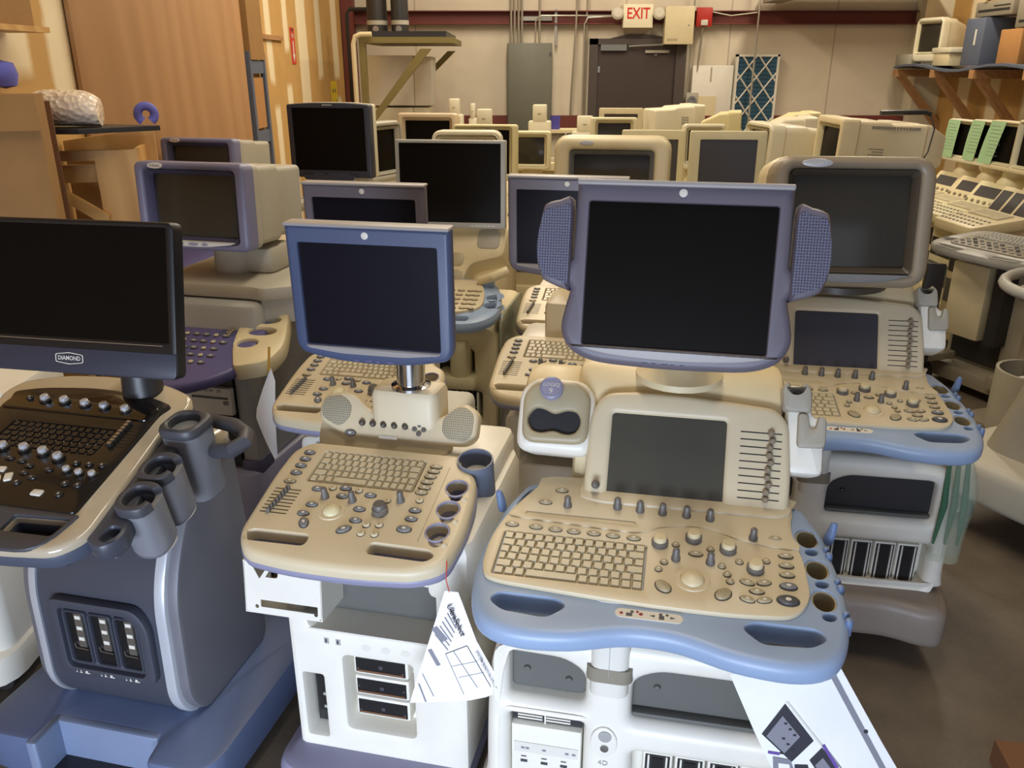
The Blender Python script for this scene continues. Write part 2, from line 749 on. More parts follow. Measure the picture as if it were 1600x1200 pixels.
def ball_mesh(mat, r=.024):
    g = G('beige_dark')
    g.lathe([(r * 1.45, 0), (r * 1.4, .0025), (r * 1.02, .002), (r * 1.0, .0)], n=24, mat='beige')
    g.lathe([(r, 0)] + [(r * math.cos(a), r * .62 * math.sin(a)) for a in (R(q) for q in (15, 35, 55, 72))] + [(0, r * .62)], mat=mat, n=24)
    return g.mesh('trackball')


def silver_knob(r, h):
    g = G('silver')
    g.lathe([(r * 1.25, 0), (r * 1.25, h * .25), (r, h * .3)], mat='black', n=16)
    g.lathe([(r * .95, h * .25), (r * .95, h * .45), (r * .8, h * .5)], mat='silver', n=16)
    g.lathe([(r * .8, h * .5), (r * .78, h * .9), (r * .6, h), (0, h)], mat='silver_paint', n=16)
    return g.mesh('knob')


def ctl(parent, M, kind, pts, name=None, rot=0, h=0):
    """place a control (knob, button, slider, trackball) at every (u, v[, rot]) of a panel"""
    me = km(kind)
    for p in pts:
        put(name or me.name.split('.')[0], me, parent, M @ T(p[0], p[1], h, rz=p[2] if len(p) > 2 else rot))


def caster(parent, x, y, r=.05, rz=0, hood='blue_grey'):
    g = G('rubber')
    g.lathe([(r * .4, -.016), (r * .92, -.016), (r, -.01), (r, .01), (r * .92, .016), (r * .4, .016)], T(x, y, r, rx=90, rz=0) if not rz else T(x, y, r, rz=rz) @ T(rx=90), n=18)
    g.lathe([(0, -.0175), (r * .45, -.0175), (r * .45, .0175), (0, .0175)], (T(x, y, r, rz=rz) @ T(rx=90)), 'grey_light', 14)
    g.slab(rpoly([(x - .032, y - r * 1.1), (x + .032, y - r * 1.1), (x + .034, y + r * .8), (x - .034, y + r * .8)], .02), r * 1.25, r * 2.1, mat=hood, r=.012)
    return g.put('caster', parent)


def monitor_flat(parent, M, outline, scr, bez, back, screen='screen', depth=.05, r=.012, chin=None, back_in=.9, mark=None, name='monitor'):
    """flat monitor in its own (x, y) plane facing +z of M; scr = (x0, y0, x1, y1)"""
    g = G(bez)
    hole = rrect(scr[0], scr[1], scr[2], scr[3], .004, 2)
    g.slab(outline, -depth * .55, 0, M, r=r, rb=.004, holes=[hole], hk=.18, seg=3)
    bo = [(x * back_in, y * back_in) for x, y in ((V(p).x, V(p).y) for p in outline)]
    g.slab(bo, -depth, -depth * .5, M, back, rb=.012)
    if chin:
        g.slab(chin[0], 0, .004, M, chin[1], r=.003)
    o = g.put(name, parent)
    s = G(screen)
    s.slab(rrect(scr[0] - .002, scr[1] - .002, scr[2] + .002, scr[3] + .002, .004, 2), -depth * .5, -.007, M)
    s.put('screen', o)
    if mark:
        G('label_white').lathe([(.0085, 0), (.0085, .002), (.006, .003), (0, .003)], M @ T(mark[0], mark[1], 0), n=16).put('emblem', o)
    return o


def crt(parent, M, w, h, depth, shell, inner, scr, screen='screen_crt', r=.04, badge=None, vents=True, chin=None, rear=.72, drop=0, name='monitor', back=None, rw=1.0):
    """tube monitor: front frame with a sloped inner bezel, tapering rear shell; faces +z of M, centre at the origin"""
    g = G(shell)
    out = rrect(-w / 2, -h / 2, w / 2, h / 2, r, 4)
    x0, y0, x1, y1 = scr
    hole = rrect(x0 - .016, y0 - .016, x1 + .016, y1 + .016, .016, 4)
    inn = rrect(x0, y0, x1, y1, .006, 4)
    g.slab(out, -.09, 0, M, r=min(.02, r * .6), holes=[hole], seg=3, cap=(0, 1))
    rings = []
    for z, k, kd in ((-.09, 1, 0), (-.10, .955 * rw, 0), (-depth * .55, .94 * rw, 0), (-depth * .62, .9, .3), (-depth * .97, rear, 1), (-depth, rear * .94, 1)):
        rings.append([(x * k, y * (k if kd == 0 else k * .96) - drop * kd, z) for x, y in out])
    g.loft([rg[::-1] for rg in rings], back, M)
    o = g.put(name, parent)
    b = G(inner)
    b.loft([[(x, y, -.001) for x, y in hole], [(x, y, -.022) for x, y in inn], [(x, y, -.03) for x, y in inn]], None, M, (0, 0))
    if chin:
        b.slab(chin[0], 0, .003, M, chin[1], r=.002)
    b.put('bezel', o)
    s = G(screen)
    nx, ny, zz = 8, 6, .014
    vs = [(x0 - .003 + (x1 - x0 + .006) * i / nx, y0 - .003 + (y1 - y0 + .006) * j / ny,
           -.036 + zz * (1 - ((2 * i / nx - 1) ** 2 + (2 * j / ny - 1) ** 2) / 2)) for j in range(ny + 1) for i in range(nx + 1)]
    s.add(vs, [(j * (nx + 1) + i, j * (nx + 1) + i + 1, (j + 1) * (nx + 1) + i + 1, (j + 1) * (nx + 1) + i) for j in range(ny) for i in range(nx)], None, M)
    s.put('screen', o)
    if vents:
        v = G('charcoal')
        for sx in (-1, 1):
            for k in range(18):
                yy = -h * .36 + h * .6 * k / 17
                v.box(-.0012, yy - .0022, -.2, .0016, yy + .0022, -.115, None, M @ T(sx * w * .472 * rw, 0, 0))
        v.put('vent_slots', o)
    if badge:
        bx, by, bw, bh, txt, bm = badge
        q = G(bm)
        q.slab(ell(bx, by, bw, bh, 20), 0, .003, M, r=.002)
        if txt:
            q.text(txt, bh * 1.15, M @ T(bx, by, .0031), 'grey_dark' if bm == 'label_white' else 'label_white', sx=.95)
        q.put('badge', o)
    return o


# ------------------------------------------------------------------ large machine with a blue handle ring (front right, and the one behind it)
def sym(pts):
    return pts + [(-x, y) for x, y in pts[::-1] if abs(x) > 1e-6]


def blue_ring_machine(x, y, rz, label, lcd):
    S = thing('ultrasound_machine', label, 'ultrasound machine', (x, y, 0), rz, 'blue-ringed ultrasound consoles')
    # chassis and casters
    g = G('mauve')
    fo = smooth(sym([(0, -.0), (.17, -.0), (.27, -.03), (.335, -.02), (.365, .1), (.36, .36), (.345, .6), (.31, .84), (.12, .88)]), 4)
    g.slab(fo, .095, .235, r=.035, rb=.03, seg=4)
    g.put('chassis', S, label='grey rounded base')
    for a, b in ((-.29, .2), (.29, .2), (-.26, .76), (.26, .76)):
        caster(S, a, b, .055)
    # cabinet: front shell with openings, core behind it
    g = G('white')
    comp = rpoly([(-.288, .497, .012), (-.127, .495, .02), (-.127, .575, .05), (-.17, .606, .05), (-.288, .61, .012)], .01, 4)
    comp2 = rpoly([(-.03, .474, .015), (.278, .474, .02), (.278, .604, .03), (.02, .604, .05), (-.03, .575, .04)], .01, 4)
    dvd = rrect(-.287, .24, -.128, .448, .008, 2)
    port = rrect(-.022, .25, .285, .392, .012, 3)
    body = smooth([(0, .672), (-.2, .668), (-.295, .65), (-.322, .6), (-.335, .5), (-.34, .3), (-.335, .245), (-.2, .235),
                   (0, .235), (.2, .235), (.335, .245), (.34, .3), (.335, .5), (.322, .6), (.295, .65), (.2, .668)], 4)
    g.slab(body, 0, .13, T(0, .20, 0) @ UP, r=.03, holes=[comp, comp2, dvd, port], seg=4)
    core = [(V(p).x * .985, V(p).y) for p in body]
    g.slab(core, -.5, 0, T(0, .205, 0) @ UP, rb=.03)
    cab = g.put('cabinet', S)
    g = G('recess' if lcd else 'charcoal')
    g.box(-.3, .118, .486, -.11, .128, .622)
    g.box(-.04, .118, .462, .29, .128, .62)
    for a, b in ((-.255, .545), (-.165, .53), (.02, .54)):
        g.lathe([(.008, 0), (.006, .006), (0, .007)], T(a, .118, b, rx=90))
    g.box(-.028, .095, .476, .276, .12, .486, 'recess', b=.003)
    g.put('storage_bin', cab, label='dark grey storage recess')
    g = G('white')
    g.box(-.284, .085, .25, -.131, .19, .418, b=.003)
    g.box(-.284, .10, .42, -.131, .19, .446, 'charcoal')
    for k in range(3):
        for a, b in ((-.272, -.218), (-.211, -.157)):
            g.box(a, .098, .4245 + k * .0075, b, .1, .428 + k * .0075, 'white')
    g.box(-.213, .094, .42, -.21, .1, .446, 'white')
    g.box(-.278, .083, .345, -.137, .0855, .372, 'label_white')
    for a in (-.262, -.252, -.215, -.165, -.15):
        g.box(a, .082, .355, a + .008, .0835, .36, 'ink_grey')
    for k, a in enumerate((-.263, -.218, -.175)):
        g.box(a, .082, .318, a + .015, .086, .323, 'grey_dark')
        g.box(a + .001, .082, .333, a + .013, .0845, .3335, 'grey_dark')
        g.box(a, .082, .29, a + .015, .086, .295, 'grey_dark')
    g.put('drive_unit', cab, label='white disc drive with a vent and ports')
    g = G('white')
    g.slab(port, 0, .01, T(0, .155, 0) @ UP)
    for k in range(4):
        a = .012 + k * .068
        g.box(a - .012, .105, .25, a + .052, .155, .378, 'white', b=.004)
        g.box(a - .006, .103, .25, a + .046, .106, .372, 'charcoal')
        g.box(a + .008, .101, .25, a + .032, .104, .366, 'black')
        for q in (a - .001, a + .037):
            g.box(q, .1, .25, q + .004, .104, .372, 'label_white')
    M2 = T(0, .1545, .384) @ UP
    for k, a in enumerate((.012, .075, .145, .21)):
        g.lathe([(.0022, 0), (.0022, .001)], M2 @ T(a, 0, 0), 'ink', 8)
    g.put('probe_port_panel', cab)
    g = G('white')
    M1 = T(-.082, .069, .42) @ UP
    g.slab(ell(0, 0, .028, .04, 24), 0, .004, M1, r=.003)
    g.lathe([(.014, .004), (.014, .006), (0, .0065)], M1 @ T(.002, .018, 0), 'grey_light', 16)
    g.lathe([(.009, .004), (.009, .007), (.006, .007), (.006, .005), (0, .005)], M1 @ T(.002, -.013, 0), 'silver', 14)
    g.text('4D', .018, M1 @ T(0, -.058, 0), 'grey_light')
    g.put('power_button', cab)
    # column up to the console
    g = G('label_white')
    g.slab(rrect(-.117, .0, -.038, .2, .02, 3), .55, .78, T(0, .055, 0))
    g.slab(rrect(-.125, -.004, -.030, .2, .02, 3), .585, .618, T(0, .058, 0), 'grey_warm')
    g.box(-.0785, .0535, .6, -.0775, .056, .76, 'grey_light')
    g.slab(rrect(-.16, .2, .16, .62, .05, 3), .64, .745)
    g.slab(rrect(-.16, .46, .22, .7, .05, 3), .7, .9)
    g.put('column', S)
    # console: blue ring, beige panel
    M = T(0, 0, .77, rx=8)
    g = G('blue')
    half = [(0, -.012), (.06, -.018), (.15, -.044), (.25, -.052), (.32, -.03), (.354, .03), (.366, .12), (.363, .207), (.356, .26), (.347, .325), (.326, .39), (.30, .43), (.2, .45)]
    ring = smooth(half + [(-a, b) for a, b in half[:0:-1]], 4)
    hx = [rpoly([(s * .166, .034), (s * .19, .05), (s * .30, .05), (s * .316, .03), (s * .286, .006), (s * .2, .0)], .014, 3) for s in (1, -1)]
    ph = []
    for cx, cy in ((.309, .318), (.319, .222), (.322, .132)):
        ph += [ell(cx, cy, .0215, .028, 18), ell(cx + .005, cy - .044, .0115, .0085, 10, 20)]
    g.slab(ring, -.052, 0, M, r=.02, rb=.022, holes=hx + ph + [rpoly([(-.322, .33), (-.29, .35), (-.285, .40), (-.305, .39)], .012)], seg=4, hk=.2)
    ringo = g.put('handle_ring', S, label='blue handle ring with probe holders')
    g = G('beige_dark')
    for cx, cy in ((.309, .318), (.319, .222), (.322, .132)):
        g.slab(ell(cx, cy, .0235, .030, 18), -.075, -.004, M, holes=[ell(cx, cy, .0205, .027, 18)])
        g.slab(ell(cx, cy, .022, .029, 18), -.078, -.074, M)
    g.put('probe_holder', ringo, label='beige cup of a probe holder')
    for cx, cy in ((.309, .318), (.319, .222), (.322, .132)):
        for dx, dy, rr in ((.035, -.034, .007), (.038, -.052, .008)):
            G('blue_dark').lathe([(rr, -.03), (rr, .0), (rr * .75, .007), (0, .009)], M @ T(cx + dx, cy + dy, 0), n=12).put('cable_hook', ringo)
    for s in (-1, 1):
        G('blue_dark').slab(rpoly([(-.012, 0), (.012, 0), (.012, .03), (.004, .058), (-.006, .055)], .012), -.007, .007, M @ T(s * .352, .325, -.015, rx=80, rz=s * -70), r=.005, rb=.005).put('cable_hook', ringo)
    g = G('beige')
    panel = rpoly([(-.3, .072, .02), (-.03, .053, .08), (.154, .054, .08), (.262, .066, .03), (.297, .12, .04), (.293, .236, .05), (.279, .30, .05),
                   (.277, .35, .04), (.288, .40, .03), (.276, .445, .01), (-.26, .445, .01), (-.29, .39, .05), (-.335, .29, .06), (-.354, .20, .06), (-.352, .12, .05), (-.34, .082, .02)], .02, 3)
    kb = rrect(-.327, .092, -.022, .228, .003, 2)
    g.slab(panel, -.004, .010, M, r=.004, holes=[kb, ell(.072, .137, .0262, n=20)])
    upper = smooth([(-.322, .278), (-.2, .27), (-.05, .263), (.0, .288), (.05, .301), (.1, .302), (.15, .282), (.2, .266), (.287, .262), (.274, .31), (.273, .35), (.283, .40), (.274, .44), (0, .442), (-.255, .44), (-.284, .39), (-.318, .31)], 3)
    g.slab(upper, .006, .0135, M, r=.003, holes=[rrect(-.292, .288, -.051, .300, .006, 3)])
    con = g.put('control_panel', S)
    keyboard(.301, .133, QWERTY).put('keyboard', con, M @ T(-.325, .0935, .003))
    ctl(con, M, 'oval', [(-.315, .25), (-.262, .249), (-.219, .247), (-.179, .246), (-.136, .247), (-.095, .246), (-.051, .245)], h=.010)
    ctl(con, M, 'enc', [(-.094, .341), (-.044, .338), (.005, .336), (.057, .335), (.107, .332), (-.204, .33)], h=.0135)
    ctl(con, M, 'rot', [(.038, .193), (.107, .192)], h=.010)
    ctl(con, M, 'rot', [(.195, .28)], h=.0135)
    ctl(con, M, 'big', [(.004, .236), (.073, .262), (.143, .238), (.195, .186)], h=.010)
    ctl(con, M, 'oval', [(.258, .238), (.257, .208), (.256, .18), (.078, .215), (.241, .29)], h=.0105)
    ctl(con, M, 'set_dark', [(.256, .147)], h=.010)
    ctl(con, M, 'freeze', [(.252, .107)], h=.010)
    ctl(con, M, 'round', [(.037, .238), (.108, .235), (.015, .18), (.005, .157), (.13, .186), (.14, .163), (.165, .205), (.218, .216), (.145, .143)], h=.010)
    ctl(con, M, 'oval', [(.178, .146, -15), (.21, .150, 15), (.195, .123), (.176, .098, -15), (.208, .101, 15)], h=.010)
    ctl(con, M, 'set', [(.016, .107, -50), (.131, .104, 50)], h=.010)
    ctl(con, M, 'oval', [(-.255, .335), (-.225, .385)], h=.0135)
    ctl(con, M, 'ball', [(.072, .137)], h=.010)
    g = G('label_white')
    ML = M @ T(-.007, .033, .0006)
    g.slab(rrect(-.064, -.0115, .064, .0115, .0115, 5), -.004, .001, ML)
    for a, b, rr, m in ((-.052, -.001, .0035, 'ink_red'), (-.015, .001, .004, 'ink_red'), (-.022, .006, .003, 'ink_red'), (.034, .006, .003, 'grey_dark')):
        g.slab(ell(a, b, rr, n=12), .001, .0014, ML, m)
        g.slab(ell(a, b, rr * .5, n=10), .0014, .0017, ML, 'grey_dark')
    for a, b, w, h in ((-.037, -.003, .006, .004), (-.032, .005, .003, .003), (.024, -.002, .005, .005), (.022, .006, .003, .003)):
        g.slab(rrect(a - w, b - h, a + w, b + h), .001, .0014, ML, 'grey_dark')
    for a, d in ((.006, -1), (.045, 1)):
        g.slab([(a - d * .005, .003), (a + d * .005, 0), (a - d * .005, -.003)], .001, .0014, ML, 'grey_dark')
    g.put('warning_label', con, label='white label of small transport symbols')
    # touch screen housing above the panel
    ML = T(0, .365, .82, rx=61)
    g = G('beige')
    out = rpoly([(-.178, -.012), (.275, -.012), (.277, .1), (.268, .215), (.24, .248), (.05, .264), (-.06, .266), (-.15, .256), (-.176, .2)], .03, 4)
    g.slab(out, -.07, 0, ML, r=.014, holes=[rrect(-.121, .022, .131, .209, .006)], seg=3)
    g.slab(rpoly([(-.186, .366), (-.13, .352), (.25, .356), (.282, .375), (.282, .45), (-.186, .45)], .02), .008, .02, M, r=.006)
    hous = g.put('touch_screen_housing', S)
    s = G('screen_lcd' if lcd else 'screen_lcd_dark')
    s.slab(rrect(-.125, .018, .135, .213), -.02, -.006, ML)
    s.put('touch_screen', hous)
    g = G('black')
    for k in range(10):
        b = .191 - k * .0163
        g.slab(rrect(.164, b - .0012, .253, b + .0012), -.001, .0006, ML)
    g.put('slider_slots', hous)
    ctl(hous, ML, 'tgc', [(.229 - .0006 * k + (.004 if k % 3 == 1 else 0), .191 - k * .0163) for k in range(10)])
    ctl(hous, ML, 'enc', [(-.149, .043)])
    # rear hood and side pods
    g = G('hood_cream')
    MX = Mx(((0, 0, 1, 0), (1, 0, 0, 0), (0, 1, 0, 0), (0, 0, 0, 1)))      # (y, z) profile swept along x
    prof = rpoly([(.44, .80), (.50, .98, .02), (.525, 1.05, .03), (.58, 1.085, .05), (.72, 1.07, .06), (.76, .95, .04), (.74, .62)], .02, 4)
    g.slab(prof, -.215, .262, MX, r=.025, rb=.025)
    prof = rpoly([(.50, .91), (.53, 1.04, .02), (.62, 1.065, .05), (.70, 1.02, .06), (.68, .91)], .02, 4)
    g.slab(prof, -.345, -.2, MX, r=.02, rb=.03)
    hood = g.put('hood', S)
    podL = rpoly([(-.346, .106), (-.166, .104), (-.166, .25), (-.2, .282), (-.31, .284), (-.346, .25)], .035, 4)
    g = G('white')
    g.slab(podL, -.14, -.004, ML, r=.022, rb=.02, seg=3)
    pod = g.put('hand_grip_pod', S)
    g = G('beige_dark')
    face = rpoly([(-.33, .126), (-.176, .13), (-.176, .245), (-.205, .274), (-.30, .274), (-.334, .24)], .032, 4)
    bean = smooth([(-.318, .182), (-.303, .206), (-.282, .206), (-.257, .197), (-.228, .206), (-.205, .202), (-.196, .18), (-.206, .158), (-.228, .152), (-.257, .158), (-.286, .152), (-.308, .158)], 3)
    g.slab(face, -.02, .012, ML, r=.012, holes=[bean], seg=3, hk=.5)
    f = g.put('grip_face', pod)
    G('charcoal').slab([(V(p).x, V(p).y) for p in bean], -.006, -.0025, ML).put('grip_recess', f)
    g = G('lilac')
    MB = ML @ T(-.268, .253, .006, rx=-14)
    g.lathe([(.0275, 0), (.0275, .014), (.024, .017), (.0225, .0155), (0, .0155)], MB, n=28)
    g.text('LOGIQ', .0125, MB @ T(0, .006, .016), 'label_white')
    g.text('9' if lcd else '7', .019, MB @ T(0, -.01, .016), 'label_white')
    g.put('badge', pod, label='round blue grey badge')
    g = G('white')
    podR = rpoly([(.262, .106), (.346, .106), (.346, .232), (.318, .24), (.31, .3), (.262, .31)], .018, 4)
    g.slab(podR, -.13, -.012, ML, r=.016, rb=.015)
    pr = g.put('probe_pod', S)
    g = G('greyback')
    cup = rpoly([(.285, .165), (.346, .168), (.346, .235), (.33, .242), (.322, .21), (.312, .21), (.306, .243), (.285, .243)], .012, 3)
    g.slab(cup, -.06, .002, ML, r=.008)
    g.slab(rpoly([(.252, .245), (.315, .243), (.312, .30), (.295, .316), (.285, .292), (.27, .292), (.262, .315), (.248, .30)], .014, 3), -.06, .002, ML, r=.01)
    g.put('probe_clip', pr, label='grey probe clip')
    return S, hood


def a_lcd_monitor(S):
    M = T(0, .392, 1.345, rx=78, rz=-1)
    half = [(.06, -.1915), (.15, -.187), (.2, -.172), (.226, -.148), (.236, -.115), (.230, -.075), (.221, -.035), (.218, .02)]
    low = smooth([(0, -.1925)] + half + [(-a, b) for a, b in half[::-1]], 4)
    low = [p for p in low if p.y < .0]
    out = sorted([p for p in low if p.x >= 0], key=lambda p: p.y) + [V((.2185, .03)), V((.2155, .19)), V((-.2155, .19)), V((-.2185, .03))] + sorted([p for p in low if p.x < 0], key=lambda p: -p.y)
    chin = smooth([(-.19, -.1515), (.19, -.1515), (.186, -.157), (.12, -.168), (0, -.173), (-.12, -.168), (-.186, -.157)], 3)  # flat crescent; its paler colour stands for light on an upturned facet
    o = monitor_flat(S, M, out, (-.188, -.1485, .188, .1485), 'purple', 'cream_pale', chin=(chin, 'purple_lit'), mark=(0, .170), r=.016, depth=.07)
    g = G('purple')
    g.slab(rrect(-.2155, .181, .2155, .193, .004), -.05, .008, M, 'purple_lit', r=.004)
    g.put('top_lip', o)
    g = G('grey_dark')
    for k, w in enumerate((.012, .008, .014, .006, .006)):
        g.slab(rrect(-.06 + k * .02, -.1825, -.06 + k * .02 + w, -.180), -.01, .0012, M, 'purple_dark')
    g.put('buttons', o)
    for s in (-1, 1):
        g = G('purple')
        sp = smooth([(s * .224, .15), (s * .25, .149), (s * .278, .14), (s * .286, .12), (s * .294, .065), (s * .292, .02), (s * .283, -.008), (s * .272, -.02), (s * .23, -.035), (s * .222, -.03), (s * .222, .06)], 3)
        g.slab(sp, -.06, .012, M, r=.012, rb=.015)
        q = g.put('speaker', o)
        gr = [(V(p).x * .94 + s * .0155, (V(p).y - .058) * .84 + .058) for p in sp]
        G('grille_purple').slab(gr, .011, .0135, M).put('speaker_grille', q)
    g = G('cream_pale')
    g.lathe([(.1, 1.07), (.1, 1.085), (.07, 1.1), (.05, 1.12), (.045, 1.2), (.045, 1.3)], T(.02, .55, 0))
    g.tube([(.0, .55, 1.26), (.0, .44, 1.31)], .05)
    g.put('monitor_neck', S)


def a_crt_monitor(S):
    M = T(-.02, .34, 1.315, rx=80, rz=4)
    chin = smooth([(-.16, -.153), (.17, -.153), (.165, -.16), (.1, -.174), (0, -.178), (-.1, -.172), (-.155, -.16)], 3)
    crt(S, M, .475, .385, .42, 'taupe', 'taupe_dark', (-.168, -.133, .172, .137), 'screen_crt', .06, (-.11, .171, .045, .0125, 'LOGIQ 7', 'silver_paint'), True, (chin, 'grey'), rear=.75, back='cream_pale', rw=1.07)
    g = G('taupe_dark')
    g.lathe([(.16, 1.08), (.16, 1.10), (.1, 1.12), (.09, 1.17)], T(0, .55, 0), n=28)
    g.put('monitor_neck', S)


m3, _ = blue_ring_machine(.26, 1.285, -11.5, 'pale blue-ringed ultrasound console with twin speakers beside its screen, front right of the hall', True)
a_lcd_monitor(m3)
m4, _ = blue_ring_machine(.97, 2.15, -10, 'blue-ringed ultrasound console with a large taupe tube monitor, standing by the open floor', False)
a_crt_monitor(m4)


# ------------------------------------------------------------------ compact beige consoles with a separate flat monitor
def compact_machine(x, y, rz, label, bar=True, monitor=True, front=True, bez='purple'):
    S = thing('ultrasound_machine', label, 'ultrasound machine', (x, y, 0), rz, 'compact beige ultrasound consoles')
    g = G('lilac')
    g.slab(rpoly([(-.24, .04), (-.16, .0), (.18, .0), (.245, .04), (.25, .56), (.18, .62), (-.16, .62), (-.24, .56)], .06, 4), .05, .13, r=.03, rb=.01)
    g.put('chassis', S, label='lilac base')
    for a, b in ((-.2, .08), (.21, .08), (-.2, .54), (.21, .54)):
        caster(S, a, b, .045, hood='lilac')
    g = G('white')
    W0, W1, Z1 = -.2, .25, .665
    bay = rrect(-.145, .488, .175, .652, .02, 3)
    slot = rrect(-.172, .16, -.122, .348, .004, 2)
    ports = rrect(-.062, .2, .112, .418, .012, 3)
    out = rrect(W0, .105, W1, Z1, .03, 3)
    g.slab(out, 0, .1, T(0, .2, 0) @ UP, r=.015, holes=[bay, slot, ports] if front else [bay])
    g.slab(out, -.40, 0, T(0, .2, 0) @ UP, rb=.03)
    g.box(-.215, .33, .6, .255 if front else .12, .61, .84, b=.02)
    if front:
        g.box(.16, .06, .64, .275, .6, .79, b=.03)
    cab = g.put('cabinet', S)
    g = G('recess')
    g.box(-.15, .19, .48, .18, .198, .66)
    g.box(-.15, .102, .484, .18, .19, .49, 'label_white')
    g.put('storage_bay', cab, label='grey storage recess')
    if front:
        g = G('white')
        g.box(-.065, .17, .195, .115, .198, .42)
        for k in range(3):
            b = .362 - k * .0635
            g.box(-.05, .13, b - .012, .093, .17, b + .045, 'white', b=.006)
            g.box(-.042, .127, b - .004, .085, .132, b + .037, 'black')
            g.box(-.039, .1255, b - .001, .082, .128, b + .003, 'cardboard_dark')
            for q in (-.036, .079):
                g.lathe([(.0022, 0), (.0022, .002)], T(q, .127, b + .008 + .01 * (k % 2)) @ UP, 'silver', 8)
            g.box(.018, .1255, b + .012, .028, .128, b + .022, 'grey_dark')
        g.put('probe_port_panel', cab)
        g = G('black')
        g.box(-.166, .15, .166, -.128, .198, .342, 'charcoal')
        g.box(-.16, .146, .2, -.134, .15, .34, 'black')
        for b in (.21, .25, .33):
            g.box(-.146, .144, b, -.136, .147, b + .008, 'grey_light')
        g.put('disc_drive', cab, label='black upright disc drive')
        g = G('grey_light')
        for a in (-.1, -.07):
            g.slab(rrect(a - .006, .452, a + .006, .468), 0, .001, T(0, .1, 0) @ UP, 'grey_light')
            g.slab(rrect(a - .003, .455, a + .001, .465), 0, .0015, T(0, .1, 0) @ UP, 'ink')
        for a in (.0, .05, .1):
            g.slab(ell(a, .455, .012, .009, 16), 0, .0006, T(0, .1, 0) @ UP, 'label_white')
        g.put('sockets', cab)
        # folded sheet-metal bracket under the left corner of the console
        g = G('white')
        MF = T(-.185, .075, .6, rx=84, rz=0)
        tri, dee = rpoly([(-.08, .065), (-.035, .066), (-.06, .028)], .003, 2), rpoly([(-.045, .034, .003), (-.012, .034, .012), (-.012, .056, .012), (-.03, .058, .003)], .004, 3)
        g.slab(rrect(-.1, -.06, .095, .072, .01), -.003, 0, MF, holes=[tri, dee, rrect(-.06, -.045, .085, -.026, .002), ell(-.07, -.045, .005, n=10), ell(.08, -.047, .005, n=10)])
        g.box(.093, -.06, -.12, .096, .072, 0, None, MF)
        g.box(-.1, -.06, -.12, -.097, .072, 0, None, MF)
        g.box(-.1, -.063, -.12, .096, -.06, 0, None, MF)
        g.box(-.09, .06, -.12, .09, .063, -.1, None, MF)
        g.put('side_bracket', S, label='white folded metal bracket')
    # console
    M = T(0, 0, .80, rx=12)
    half = [(0, -.072), (.08, -.07), (.17, -.058), (.225, -.032), (.25, .005), (.255, .07), (.252, .15), (.24, .25), (.225, .3), (.19, .335)]
    co = rpoly([(-.2, .338, .02), (-.238, .3, .03), (-.243, .2, .05), (-.232, .0, .04), (-.195, -.056, .03), (-.085, -.071, .05), (.06, -.071, .05), (.185, -.058, .05), (.245, -.025, .05),
                (.258, .08, .04), (.25, .2, .04), (.236, .27, .03), (.19, .30, .02), (.18, .338, .01)], .03, 4)
    hh = [rpoly([(s * .071, -.018), (s * .2 if s > 0 else -.205, -.02), (s * .214, -.004), (s * .2, .010), (s * .071, .012)], .011, 3) for s in (1, -1)]
    ph = []
    for cx, cy in ((.204, .214), (.204, .140), (.201, .066)):
        ph.append(smooth([(cx - .024, cy), (cx - .017, cy + .02), (cx, cy + .027), (cx + .017, cy + .02), (cx + .024, cy), (cx + .012, cy - .018), (cx + .019, cy - .03), (cx + .008, cy - .042), (cx - .006, cy - .034), (cx - .010, cy - .02)], 3))
    g = G('lilac')
    g.slab([(p.x * 1.008, p.y * 1.008 - .001) for p in map(V, co)], -.05, -.02, M, r=.006, rb=.02, holes=hh + ph, seg=3, hk=.2)
    bump = g.put('bumper', S, label='lilac front bumper of the console')
    g = G('beige')
    g.slab(co, -.022, .006, M, r=.016, holes=hh + ph + [rrect(-.152, .186, .105, .298, .003, 2), ell(-.052, .093, .0232, n=18)], seg=3, hk=.25)
    con = g.put('control_panel', S)
    g = G('indigo')
    for cx, cy in ((.204, .214), (.204, .140), (.201, .066)):
        g.slab(ell(cx, cy, .0275, .031, 18), .002, .0075, M, 'lilac', r=.002, holes=[ell(cx, cy, .0235, .0265, 18)])
        g.slab(ell(cx, cy - .004, .027, .033, 16), -.09, -.05, M)
        g.lathe([(.008, -.02), (.008, .006), (.004, .010), (0, .011)], M @ T(cx + .026, cy - .036, 0), 'key', 10)
    g.put('probe_holder', con, label='indigo probe holders')
    g = G('beige_dark')
    g.slab(rrect(.1672, .03, .1685, .285), .004, .0068, M)
    g.put('groove', con)
    keyboard(.253, .108, [[1] * 14, [1.4] + [1] * 11 + [1.6], [1] * 13 + [1.5], [1.8] + [1] * 12, [1, 1, 1, 4.6, 1, 1, 1, 1, 1, 1]], h=.0055).put('keyboard', con, M @ T(-.15, .188, .001))
    ctl(con, M, 'oval_dark', [(-.19, .287), (-.19, .261), (-.19, .235), (-.19, .208)], h=.006)
    ctl(con, M, 'oval', [(-.191, .176)], h=.006)
    g = G('black')
    for k in range(8):
        b = .148 - k * .0115
        g.slab(rrect(-.214, b - .001, -.15, b + .001), .004, .0068, M)
    g.put('slider_slots', con)
    ctl(con, M, 'fader', [(-.182 - .0015 * k, .148 - k * .0115) for k in range(8)], h=.006)
    ctl(con, M, 'rot', [(-.085, .135), (-.018, .133), (.091, .15)], h=.006)
    ctl(con, M, 'shuttle', [(.058, .107)], h=.006)
    ctl(con, M, 'ball_small', [(-.052, .093)], h=.006)
    ctl(con, M, 'oval_dark', [(-.114, .160), (-.047, .144), (.016, .157), (-.105, .106), (-.112, .075), (-.05, .172), (.008, .108), (.013, .072), (.133, .124), (.133, .096)], h=.006)
